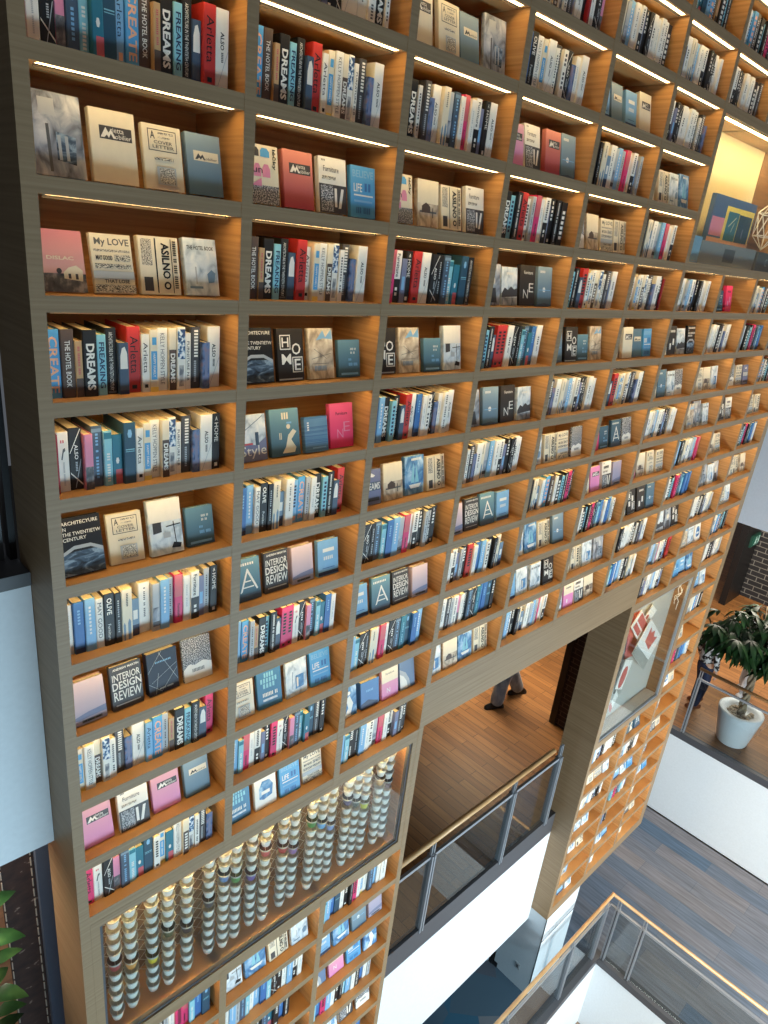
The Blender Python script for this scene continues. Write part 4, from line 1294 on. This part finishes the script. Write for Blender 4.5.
# void parapets at the lowest level
mb = MB()
mb.box(-3, VX - .03, VY - .024, VY - .004, ZC - 1.35, ZC - .08, WHITE)
struct('wall_void_back', mb)
mb = MB()
mb.box(VX - .03, VX - .004, -8, VY - .004, ZC - 1.35, ZC - .08, WHITE)
struct('wall_void_right', mb)
mb = MB()
mb.box(-3, VX + .1, VY - .03, VY + .1, ZC - .08, ZC + .03, CHANNEL)
mb.box(VX - .035, VX + .1, -8, VY - .03, ZC - .08, ZC + .03, CHANNEL)
struct('trim_void', mb)
mb = MB()
mb.box(-3, 12, -8, 5, ZC - 1.55, ZC - 1.35, flat((146, 124, 104), .6, name='lower_floor'))
struct('floor_lowest', mb)

# level A behind the opening
YA = 0.24
mb = MB()
mb.box(-5, 7.95, YA + .06, 6, ZA - .12, ZA, WOODF)
mb.box(7.95, 10.1, 1.5, 6, ZA - .12, ZA, WOODF)
struct('floor_gallery', mb)
mb = MB()
mb.box(3 * CP, 7 * CP - TU - .013, YA, YA + .06, -8.42, -6.92, WHITE)
mb.box(3 * CP, 7 * CP - TU - .013, YA + .06, YA + .2, -8.42, ZA - .13, WHITE)
struct('wall_gallery', mb)
mb = MB()
mb.box(3 * CP, 7 * CP - TU - .013, YA - .004, YA + .06, -6.92, -6.62, CHANNEL)
struct('trim_gallery', mb)
mb = MB()
CEILP = flat((58, 54, 50), .8, name='ceiling_paint')
mb.box(0.0, 7.95, DEPTH + .01, 6, -3.55, -3.4, CEILP)
mb.box(7.95, 10.1, 2.2, 6, -3.55, -3.4, CEILP)
struct('ceiling', mb)
BRICKA = plank_mat('dark_brick', (52, 34, 32), (40, 26, 26), (92, 76, 70), 0.24, 0.075, msize=.006, rough=.7, grain=False, axes=('Y', 'Z'))
mb = MB()
mb.box(7.09, 7.4, DEPTH + .3, 1.24, ZA, -3.56, BRICKA)
struct('wall_brick', mb)
mb = MB()
mb.box(7.07, 7.42, 1.24, 1.34, ZA, -3.56, DARK)
struct('trim_brick', mb)
mb = MB()
mb.box(-5, 10.1, 5.9, 6.0, ZA, -3.56, flat((120, 92, 64), .7, name='far_wall'))
struct('wall_back', mb)

# white base under the pillar
BX0, BX1 = 7 * CP - TU - .012, 6.34
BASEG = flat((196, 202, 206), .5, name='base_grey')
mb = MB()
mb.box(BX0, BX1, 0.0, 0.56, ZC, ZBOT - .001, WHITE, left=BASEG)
mb.box(BX0 + .012, BX1, -.004, 0, ZBOT - .42, ZBOT - .41, CHANNEL)
mb.box(BX0 - .003, BX0 + .012, -.006, .004, ZC, ZBOT - .002, flat((60, 66, 70), .5))
struct('wall_pillar_base', mb)
mb = MB()
mb.box(BX0 - .01, BX0 - .002, 0.5, 1.6, ZC, ZC + .08, DARK)
mb.box(BX0 - .02, BX0 + .1, .58, .62, ZC, -8.45, DARK)
mb.box(BX0 - .02, BX0 + .1, .64, .70, ZC, -8.45, WHITE)
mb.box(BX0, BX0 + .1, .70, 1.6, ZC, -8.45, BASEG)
struct('trim_pillar_base', mb)
ot = thing('wall_outlet', 'small wall outlet low on the grey side of the pillar base', 'outlet', (BX0 - .0001, .22, ZC + .3))
mb = MB()
mb.box(-.008, 0, -.035, .035, 0, .1, flat((160, 164, 166), .5))
mb.obj('cover_plate', ot)
mb = MB()
for dz in (.035, .065):
    mb.box(-.011, -.008, -.014, .014, dz - .012, dz + .012, CHANNEL)
mb.obj('socket', ot)

# level B, right: parapet, floor, upper parapet
XB = 10.24
mb = MB()
mb.box(XB, XB + .1, -8, 5, ZC, -8.0, WHITE)
struct('wall_right', mb)
mb = MB()
mb.box(XB - .004, XB + .1, -8, 5, -8.0, -7.87, CHANNEL)
struct('trim_right', mb)
mb = MB()
mb.box(XB + .1, 24, -8, 8, ZB - .1, ZB, WOODF)
struct('floor_right', mb)
mb = MB()
mb.box(XB, XB + .25, -8, 8, -3.93, -0.6, flat((214, 218, 224), .6, name='upper_parapet'))
struct('wall_right_upper', mb)
mb = MB()
mb.box(XB + .25, 24, -8, 8, -3.8, -3.7, flat((200, 196, 190), .7))
struct('ceiling_right', mb)
BRICKB = plank_mat('charcoal_brick', (34, 32, 34), (28, 27, 29), (120, 116, 110), 0.34, 0.13, msize=.010, rough=.7, grain=False, axes=('Y', 'Z'))
mb = MB()
mb.box(17.1, 17.4, -8, 1.95, ZB, -3.81, BRICKB)
struct('wall_right_brick', mb)
mb = MB()
mb.box(16.1, 17.4, 1.95, 2.1, ZB, -3.81, DARK)
struct('door_1', mb)
sg = thing('exit_sign', 'small green exit sign high on the black door surround', 'sign', tuple(unproj(752, 545, 1, 1.949)))
mb = MB()
mb.box(-.26, .26, -.05, 0, 0, .3, flat((24, 60, 50), .4))
mb.obj('housing', sg)
mb = MB()
GR = emit_mat('exit_green', (30, 90, 76), .12)
GW = emit_mat('exit_white', (170, 206, 196), .25)
mb.box(-.24, .24, -.054, -.05, .02, .28, GR)
mb.obj('green_panel', sg)
mb = MB()
for pts in ([(-.05, .2), (.0, .2), (.02, .12), (-.04, .12)], [(-.03, .12), (.02, .12), (.08, .05), (.04, .04)], [(-.04, .12), (-.0, .12), (-.06, .05), (-.12, .05)], [(.0, .2), (.09, .17), (.09, .15), (.0, .17)], [(.14, .05), (.2, .05), (.2, .25), (.14, .25)]):
    mb.prism(pts, -.057, -.0545, GW)
mb.prism([(-.02 + .022 * math.cos(t * PI / 5), .235 + .022 * math.sin(t * PI / 5)) for t in range(10)], -.057, -.0545, GW)
mb.obj('running_figure', sg)

# left side: white parapet, window above, dark brick below
YL = 0.255
mb = MB()
mb.box(-6, -TU - .002, YL, YL + .1, -3.34, -1.92, WHITE)
struct('wall_left', mb)
mb = MB()
mb.box(-6, -TU - .002, YL - .01, YL + .55, -1.92, -1.86, flat((92, 92, 94), .5))
struct('trim_left_sill', mb)
mb = MB()
mb.box(-6, -TU - .002, YL + .1, 3, -3.34, -3.24, flat((150, 150, 150), .7))
struct('ceiling_left', mb)
mb = MB()
yw = YL + .14
mb.box(-6, -TU - .075, yw + .03, yw + .045, -1.86, 1.6, flat((14, 16, 20), .12, name='dark_window_glass'))
mb.box(-TU - .03, -TU - .003, yw, yw + .06, -1.86, 1.6, DARK)
mb.box(-TU - .075, -TU - .05, yw + .01, yw + .05, -1.86, 1.6, flat((92, 94, 96), .4, .4))
for x in (-.9, -1.7, -2.5):
    mb.box(x - .03, x + .03, yw, yw + .05, -1.86, 1.6, DARK)
struct('window_1', mb)
BRICKL = ramp_mat('brown_stone', [(0.3, (46, 28, 24)), (0.66, (66, 42, 34)), (0.72, (150, 130, 116)), (0.78, (60, 38, 32))], (14, 14, 22), 3, rough=.6)
yb = .92
mb = MB()
mb.box(-.17, .02, yb, yb + .1, ZA, -3.35, BRICKL)
struct('wall_left_stone', mb)
mb = MB()
for x in (-.165, .0):
    z = -3.40
    while z > ZA:
        mb.box(x - .003, x + .003, yb - .008, yb - .001, z - .06, z, flat((176, 164, 150), .5))
        z -= .085
struct('trim_left_stone', mb)
mb = MB()
mb.box(.02, .5, yb - .04, yb + .1, ZA, -3.35, flat((86, 96, 114), .5, name='blue_grey_panel'))
struct('door_2', mb)
mb = MB()
mb.box(-3, -.17, yb + .02, yb + .1, ZA, -3.35, ramp_mat('warm_wall_wood', [(0.3, (120, 74, 44)), (0.7, (160, 104, 64))], (1.5, 1.5, 30), 4))
struct('wall_left_wood', mb)


# ------------------------------------------------------------------ railings
def railing(name, label, pts, ztop, zbase, posts, hand_r=.028, corner_posts=(), hand_cut=.0):
    o_ = thing(name, label, 'railing', (pts[0][0], pts[0][1], zbase))
    ox, oy = pts[0]
    P_ = [(x - ox, y - oy, ztop - zbase) for x, y in pts]
    mb = MB()
    PH_ = list(P_)
    if hand_cut:
        PH_[-1] = (PH_[-1][0] - hand_cut, PH_[-1][1], PH_[-1][2])
    mb.tube(PH_, hand_r, HANDRAIL, 12)
    mb.obj('handrail', o_, True)
    H = ztop - zbase
    for i in range(len(pts) - 1):
        a, b = Vector(pts[i]) - Vector((ox, oy)), Vector(pts[i + 1]) - Vector((ox, oy))
        d = (b - a).normalized()
        n = Vector((-d.y, d.x))
        ln = (b - a).length
        ang = math.atan2(d.y, d.x)
        M = Matrix.Translation((a.x, a.y, 0)) @ Matrix.Rotation(ang, 4, 'Z')
        ps = posts[i]
        mb = MB()
        mb.box(0.01, ln - .01, -.014, .014, H - .21, H - .175, STEEL, M=M)
        mb.obj('top_channel', o_)
        edges = [0.0] + sorted(ps) + [ln]
        for u0, u1 in zip(edges[:-1], edges[1:]):
            if u1 - u0 < .15:
                continue
            mb = MB()
            mb.box(u0 + .03, u1 - .03, -.006, .006, .0, H - .21, RAILGLASS, M=M)
            mb.obj('glass_panel', o_)
        for u in ps:
            mb = MB()
            for du in (-.018, .018):
                mb.box(u + du - .009, u + du + .009, -.035, .035, -.06, H - .17, STEEL, M=M)
                mb.box(u + du - .006, u + du + .006, -.012, .012, H - .17, H - .01, STEEL, M=M)
            mb.box(u - .012, u + .012, -.02, .02, .02, H - .2, CHANNEL, M=M)
            mb.obj('post', o_)
    return o_


railing('railing', 'glass railing with pale wooden handrail across the gallery opening', [(3 * CP + .01, YA + .02), (5.36, YA + .02)], -5.49, -6.60, [[.75, 2.02, 2.9]], hand_cut=.22)
railing('railing', 'cornered glass railing with wooden handrail around the lower void', [(-2.5, VY + .05), (VX + .03, VY + .05), (VX + .03, -7.0)], -8.47, ZC + .04, [[4.7, 6.9, 8.33, 9.2], [.12, .5, 2.3, 4.2]])
railing('railing', 'glass railing with wooden handrail in front of the potted tree', [(XB + .05, .47), (XB + .05, -6.5)], -6.58, -7.86, [[.04, 2.2, 4.4]])

# ------------------------------------------------------------------ potted tree
LEAFM = ramp_mat('glossy_leaf', [(0.3, (14, 32, 16)), (0.55, (28, 56, 26)), (0.75, (56, 88, 44))], (6, 6, 6), 3, rough=.35)
TRUNKM = ramp_mat('braided_bark', [(0.3, (112, 98, 78)), (0.7, (160, 144, 118))], (20, 20, 8), 4, rough=.8)


def leaflet(mb, base, direc, ln, wd, droop, mat, up=Vector((0, 0, 1))):
    d = direc.normalized()
    sd = d.cross(up)
    if sd.length < .05:
        sd = Vector((1, 0, 0))
    sd.normalize()
    nrm = sd.cross(d).normalized()
    prof = [(0, .06), (.2, .55), (.45, 1), (.7, .8), (.9, .35), (1, .02)]
    n = len(mb.v)
    k = mb.m(mat)
    for t, w in prof:
        c = base + d * (ln * t) - Vector((0, 0, 1)) * droop * ln * t * t
        mb.v += [tuple(c - sd * wd * w * .5 + nrm * wd * .12 * w), tuple(c), tuple(c + sd * wd * w * .5 + nrm * wd * .12 * w)]
    for i in range(len(prof) - 1):
        a = n + i * 3
        mb.f += [(a, a + 1, a + 4, a + 3), (a + 1, a + 2, a + 5, a + 4)]
        mb.mi += [k, k]


pot = thing('potted_tree', 'leafy money tree in a white tapered pot behind the railing', 'plant', (10.86, -.2, ZB))
POTW = flat((236, 238, 240), .35, name='pot_glaze')
mb = MB()
mb.lathe([(.0, 0), (.24, 0), (.25, .02), (.36, .6), (.36, .63), (.33, .645), (.235, .60), (.22, .55), (.0, .55)], POTW, 40)
mb.obj('pot', pot, True)
mb = MB()
rs = random.Random(3)
for i in range(70):
    a, rr = rs.uniform(0, 2 * PI), .2 * math.sqrt(rs.random())
    r0 = rs.uniform(.02, .04)
    cx, cy = rr * math.cos(a), rr * math.sin(a)
    mb.lathe([(.001, -r0 * .6), (r0 * .8, -r0 * .3), (r0, 0), (r0 * .7, r0 * .4), (.001, r0 * .6)], flat(rs.choice([(176, 160, 138), (150, 134, 116), (196, 184, 164)]), .8, name='pebble'), 8, (cx, cy, .57))
o = mb.obj('pebbles', pot, True)
o['kind'] = 'stuff'
mb = MB()
for k in range(3):
    pts = []
    for i in range(25):
        t = i / 24
        a = k * 2 * PI / 3 + t * 9
        rr = .045 * (1 - .2 * t)
        pts.append((rr * math.cos(a) + .05 * t, rr * math.sin(a) + .02 * t, .55 + 1.0 * t))
    mb.tube(pts, .03, TRUNKM, 8)
BR = [Vector((.1, .05, 2.35)), Vector((-.35, .5, 2.0)), Vector((.35, -.25, 2.1)), Vector((.1, .5, 2.3)), Vector((-.25, -.1, 1.95)), Vector((.45, .25, 2.4)), Vector((-.1, .75, 1.9)), Vector((.25, -.5, 1.9)), Vector((-.15, .3, 2.25)), Vector((.0, -.3, 2.3)), Vector((.0, .1, 1.75)), Vector((-.5, .38, 2.1)), Vector((-.42, .7, 2.15)), Vector((-.3, .6, 2.3)), Vector((.2, .3, 1.8)), Vector((-.1, -.35, 1.7))]
top = Vector((.05, .02, 1.5))
for b in BR:
    mid = top.lerp(b, .5) + Vector((0, 0, .08))
    mb.tube([top, mid, b], [.02, .014, .008], TRUNKM, 6)
mb.obj('trunk', pot, True)
mb = MB()
for b in BR:
    for j in range(8):
        t = .45 + .55 * j / 7
        p = top.lerp(b, t) + Vector((rs.uniform(-.12, .12), rs.uniform(-.12, .12), rs.uniform(-.08, .12)))
        az = rs.uniform(0, 2 * PI)
        tip = p + Vector((math.cos(az) * .14, math.sin(az) * .14, .04))
        mb.tube([top.lerp(b, t), p, tip], .004, LEAFM, 4)
        nl = rs.choice([5, 6, 7])
        for q in range(nl):
            aq = az + (q - (nl - 1) / 2) * .62
            leaflet(mb, tip, Vector((math.cos(aq), math.sin(aq), -.12 + rs.uniform(-.15, .15))), rs.uniform(.2, .32), rs.uniform(.07, .1), rs.uniform(.35, .9), LEAFM)
mb.obj('foliage', pot, True)

# plant at lower left: stands on the gallery floor
pl = thing('potted_plant', 'tall broad leaved plant beside the dark stone wall', 'plant', (-.52, .62, ZA))
mb = MB()
mb.lathe([(.0, 0), (.16, 0), (.2, .4), (.2, .42), (.175, .42), (.16, .36), (.0, .36)], flat((70, 66, 62), .5), 28)
mb.obj('pot', pl, True)
mb = MB()
mb.tube([(0, 0, .34), (.03, -.02, 1.2), (.05, -.02, 2.1), (.08, -.04, 2.7)], [.022, .018, .014, .007], TRUNKM, 8)
mb.obj('stem', pl, True)
LEAFB = ramp_mat('broad_leaf', [(0.3, (26, 60, 34)), (0.55, (56, 100, 56)), (0.75, (104, 146, 84))], (5, 5, 5), 3, rough=.3)
mb = MB()
for i in range(30):
    t = .42 + .58 * i / 29
    p = Vector((.08 * t, -.04 * t, 0.34 + 2.32 * t))
    a = i * 2.39996
    d = Vector((math.cos(a), math.sin(a) * .7, .55))
    e = p + d * .09
    mb.tube([p, e], .004, LEAFB, 4)
    leaflet(mb, e, d, rs.uniform(.2, .27), rs.uniform(.085, .115), .55, LEAFB)
mb.obj('foliage', pl, True)


# ------------------------------------------------------------------ people
def skin_mesh(name, verts, edges, radii, mat, sub=2, root=0):
    me = bpy.data.meshes.new(name)
    me.from_pydata(verts, edges, [])
    o_ = bpy.data.objects.new(name, me)
    COL.objects.link(o_)
    o_.modifiers.new('s', 'SKIN')
    sv = me.skin_vertices[0].data
    for i, r in enumerate(radii):
        rr = r if isinstance(r, tuple) else (r, r)
        sv[i].radius = rr
        sv[i].use_root = (i == root)
    md = o_.modifiers.new('u', 'SUBSURF')
    md.levels = sub
    md.render_levels = sub
    bpy.context.view_layer.update()
    ev = o_.evaluated_get(bpy.context.evaluated_depsgraph_get())
    out = bpy.data.meshes.new_from_object(ev)
    out.materials.clear()
    out.materials.append(mat)
    out.polygons.foreach_set('use_smooth', [True] * len(out.polygons))
    out.name = name
    bpy.data.objects.remove(o_)
    o2 = bpy.data.objects.new(name, out)
    COL.objects.link(o2)
    return o2


def person(label, loc, rotz, stride, trouser, top, shoe, flare=1.0, arm_swing=.15, sleeve=True):
    SK = flat((214, 168, 140), .5, name='skin')
    root = thing('person', label, 'person', loc, (0, 0, rotz))
    fy = stride          # front foot forward is -y local
    LA, RA = Vector((.1, -fy, .075)), Vector((-.1, fy, .085))
    LK, RK = Vector((.1, -fy * .62 - .05, .49)), Vector((-.1, fy * .42 - .06, .49))
    LH, RH = Vector((.09, 0, .92)), Vector((-.09, 0, .92))
    sh = 1.42
    hands = {}
    v = [(0, 0, .96), (0, -.01, 1.1), (0, 0, 1.26), (0, .01, sh - .02), (0, .005, 1.5), (0, -.01, 1.58), (0, -.03, 1.66), (0, -.015, 1.74)]
    r = [(.15, .11), (.135, .1), (.155, .11), (.13, .09), (.055, .055), (.07, .085), (.078, .095), (.055, .07)]
    e = [(i, i + 1) for i in range(7)]

    def chain(start, pts, rad):
        k = start
        for p, q in zip(pts, rad):
            v.append(tuple(p))
            r.append(q)
            e.append((k, len(v) - 1))
            k = len(v) - 1
        return k
    chain(0, [LH, LK, LA], [.095, .058, .042])
    chain(0, [RH, RK, RA], [.095, .058, .042])
    for s in (1, -1):
        el = Vector((s * .25, .02 - s * arm_swing * .3, 1.13))
        wr = Vector((s * .27, -.06 - s * arm_swing, .88))
        pm = wr + Vector((0, -.02, -.08))
        chain(3, [Vector((s * .18, .01, sh)), el, wr, pm], [.062, .042, .028, (.02, .036)])
        hands[s] = pm
    body = skin_mesh('body', v, e, r, SK)
    body.parent = root
    hm = MB()
    for s in (1, -1):
        p = hands[s]
        for q, (dy, ln) in enumerate(((-.03, .075), (-.01, .085), (.01, .08), (.028, .065))):
            a = p + Vector((0, dy, -.02))
            hm.tube([a, a + Vector((-s * .006, -.004, -ln * .55)), a + Vector((-s * .024, -.008, -ln))], [.009, .0085, .006], SK, 8)
        a = p + Vector((0, -.035, .01))
        hm.tube([a, a + Vector((-s * .01, -.025, -.03)), a + Vector((-s * .018, -.03, -.06))], [.0105, .0095, .007], SK, 8)
    f_ = hm.obj('fingers', root, True)
    # face
    fm = MB()
    for s in (1, -1):
        fm.lathe([(.0005, -.008), (.009, -.004), (.011, 0), (.009, .004), (.0005, .008)], flat((40, 30, 26), .3), 8, (s * .03, -.118, 1.655))
        fm.lathe([(.0005, -.028), (.012, -.018), (.016, 0), (.012, .02), (.0005, .028)], SK, 8, (s * .082, -.02, 1.645))
    fm.tube([(0, -.122, 1.655), (0, -.142, 1.618), (0, -.12, 1.61)], [.008, .014, .009], SK, 8)
    fm.tube([(-.024, -.112, 1.583), (0, -.121, 1.581), (.024, -.112, 1.583)], [.004, .007, .004], flat((170, 96, 90), .5), 6)
    fm.obj('face', root, True)
    hv = [(0, .02, 1.60), (0, .03, 1.68), (0, .0, 1.755)]
    h_ = skin_mesh('hair', hv, [(0, 1), (1, 2)], [(.08, .07), (.092, .085), (.075, .08)], flat((30, 26, 24), .6, name='hair'))
    h_.parent = root
    tv = [(0, 0, 1.02), (0, 0, .94)] + [tuple(x) for x in (LH, LK, LA + Vector((0, .0, -.055)), RH, RK, RA + Vector((0, .0, -.055)))]
    t_ = skin_mesh('trousers', tv, [(0, 1), (1, 2), (2, 3), (3, 4), (1, 5), (5, 6), (6, 7)], [(.165, .125), (.17, .13), .112, .082 * flare, .088 * flare, .112, .082 * flare, .088 * flare], trouser)
    t_.parent = root
    sv_ = [(0, 0, .86), (0, -.005, 1.12), (0, 0, 1.28), (0, .01, sh), (0, .008, 1.47)]
    se = [(0, 1), (1, 2), (2, 3), (3, 4)]
    sr = [(.185, .145), (.165, .13), (.175, .13), (.14, .1), (.075, .07)]
    for s in (1, -1):
        n = len(sv_)
        sv_ += [(s * .185, .01, sh), (s * .25, .02 - s * arm_swing * .3, 1.13)] + ([(s * .268, -.055 - s * arm_swing * .95, .91)] if sleeve else [])
        se += [(3, n), (n, n + 1)] + ([(n + 1, n + 2)] if sleeve else [])
        sr += [.08, .058] + ([.048] if sleeve else [])
    s_ = skin_mesh('jacket', sv_, se, sr, top)
    s_.parent = root
    for a, tilt in ((LA, .0), (RA, .35)):
        mb = MB()
        prof = [(-.045, .10, .0), (.045, .10, .0)]
        pts = [(.09, .10), (.075, .04), (.06, -.1), (.05, -.17), (.02, -.2), (-.02, -.2), (-.05, -.17), (-.06, -.1), (-.05, .04), (-.045, .09)]
        n = len(mb.v)
        out = [(x * .7, y + .03) for x, y in pts]
        c = len(out)
        k = mb.m(shoe)
        for sc_, zz in ((1.0, 0), (1.02, .025), (.92, .05), (.55, .085)):
            for x, y in out:
                yy = y if zz < .06 else (y * .45 + .045)
                mb.v.append((x * sc_, yy * (1 if zz < .06 else 1), zz))
        for lv in range(3):
            for i in range(c):
                j = (i + 1) % c
                mb.f.append((n + lv * c + i, n + lv * c + j, n + (lv + 1) * c + j, n + (lv + 1) * c + i))
                mb.mi.append(k)
        mb.f.append(tuple(n + i for i in range(c)))
        mb.f.append(tuple(n + 3 * c + i for i in reversed(range(c))))
        mb.mi += [k, k]
        so = mb.obj('shoe', root, True)
        so.location = (a.x, a.y - .02, 0)
    return root


JEANS = ramp_mat('grey_denim', [(0.3, (112, 122, 136)), (0.7, (160, 168, 178))], (14, 14, 6), 4, rough=.85)
DENIM = ramp_mat('dark_denim', [(0.3, (26, 34, 58)), (0.7, (48, 60, 92))], (14, 14, 6), 4, rough=.85)
PALE = ramp_mat('pale_denim', [(0.3, (150, 160, 172)), (0.7, (206, 212, 218))], (10, 10, 5), 4, rough=.85)
f1, f2 = unproj(490, 703, 2, ZA), unproj(523, 696, 2, ZA)
ctr = (f1 + f2) / 2
dv = f1 - f2
person('person walking across the gallery in wide grey jeans and black shoes', (ctr.x, ctr.y, ZA), math.atan2(dv.y, dv.x) + PI / 2, dv.length / 2 * .92, JEANS, flat((60, 62, 66), .8), flat((18, 18, 20), .4), 1.25)
PATT = ramp_mat('black_white_pattern', [(0.45, (24, 24, 26)), (0.55, (220, 220, 220))], (14, 14, 14), 2, rough=.8)
s1 = unproj(699, 704, 2, ZB)
person('person in dark blue jeans half hidden behind the bookcase end', (s1.x - .1, s1.y + .08, ZB), math.radians(60), .1, DENIM, PATT, flat((120, 72, 46), .5), 1.0, .05)
a_, b_ = unproj(731, 688, 2, ZB), unproj(753, 695, 2, ZB)
ctr = (a_ + b_) / 2
person('person in pale trousers standing beyond the potted tree', (ctr.x, ctr.y, ZB), math.radians(75), .16, PALE, flat((190, 200, 210), .8), flat((200, 200, 200), .5), 1.2)

# ------------------------------------------------------------------ lights


def area_light(name, loc, target, sx, sy, power, col, spread=180):
    ld = bpy.data.lights.new(name, 'AREA')
    ld.shape = 'RECTANGLE'
    ld.size, ld.size_y = sx, sy
    ld.energy = power
    ld.color = col
    ld.spread = math.radians(spread)
    o_ = bpy.data.objects.new(name, ld)
    COL.objects.link(o_)
    o_.location = loc
    o_.rotation_euler = (Vector(target) - Vector(loc)).to_track_quat('-Z', 'Y').to_euler()
    return o_


area_light('assumed_daylight', (2.8, -6.4, -6.3), (2.8, 0, -6.5), 11.5, 2.4, 740, (.56, .83, 1.0))  # unseen light behind the camera, assumed daylight for the bookcase front; no window built
area_light('assumed_gallery_lamp', (7.4, 2.6, -3.6), (7.2, 2.4, -9), 1.2, 1.2, 62, (1.0, .84, .6), 95)  # ceiling lamp out of view, assumed from the lit gallery floor
area_light('assumed_gallery_lamp', (-.8, .75, -3.4), (-.8, .75, -9), .8, .3, 18, (1.0, .86, .7))  # unseen lamp, added to brighten the plant and walls at lower left
area_light('added_landing_light', (13.5, 0.5, -3.9), (13.5, .5, -9), 4, 3, 420, (1.0, .90, .76))  # unseen light, added below the right ceiling to light the landing
area_light('right_wall_fill', (5.0, -6.0, -6.6), (10.2, -1.0, -8.6), 2.0, 2.0, 400, (1.0, .95, .88))  # unseen fill light, added to brighten the right parapet wall and lowest floor
area_light('added_top_light', (6.0, -5.5, 6.0), (7.0, -2, -9), 5, 4, 30, (.8, .9, 1.0))  # unseen overhead light, added for faint light from above; no roof opening built

w = bpy.data.worlds.new('world')
SC.world = w
w.use_nodes = True
bg = w.node_tree.nodes['Background']
bg.inputs[0].default_value = (.80, .88, 1.0, 1)
bg.inputs[1].default_value = .10

SC.view_settings.view_transform = 'Standard'
SC.view_settings.look = 'None'
SC.view_settings.exposure = 0.1
SC.view_settings.gamma = 1.0
SC.view_settings.use_curve_mapping = False
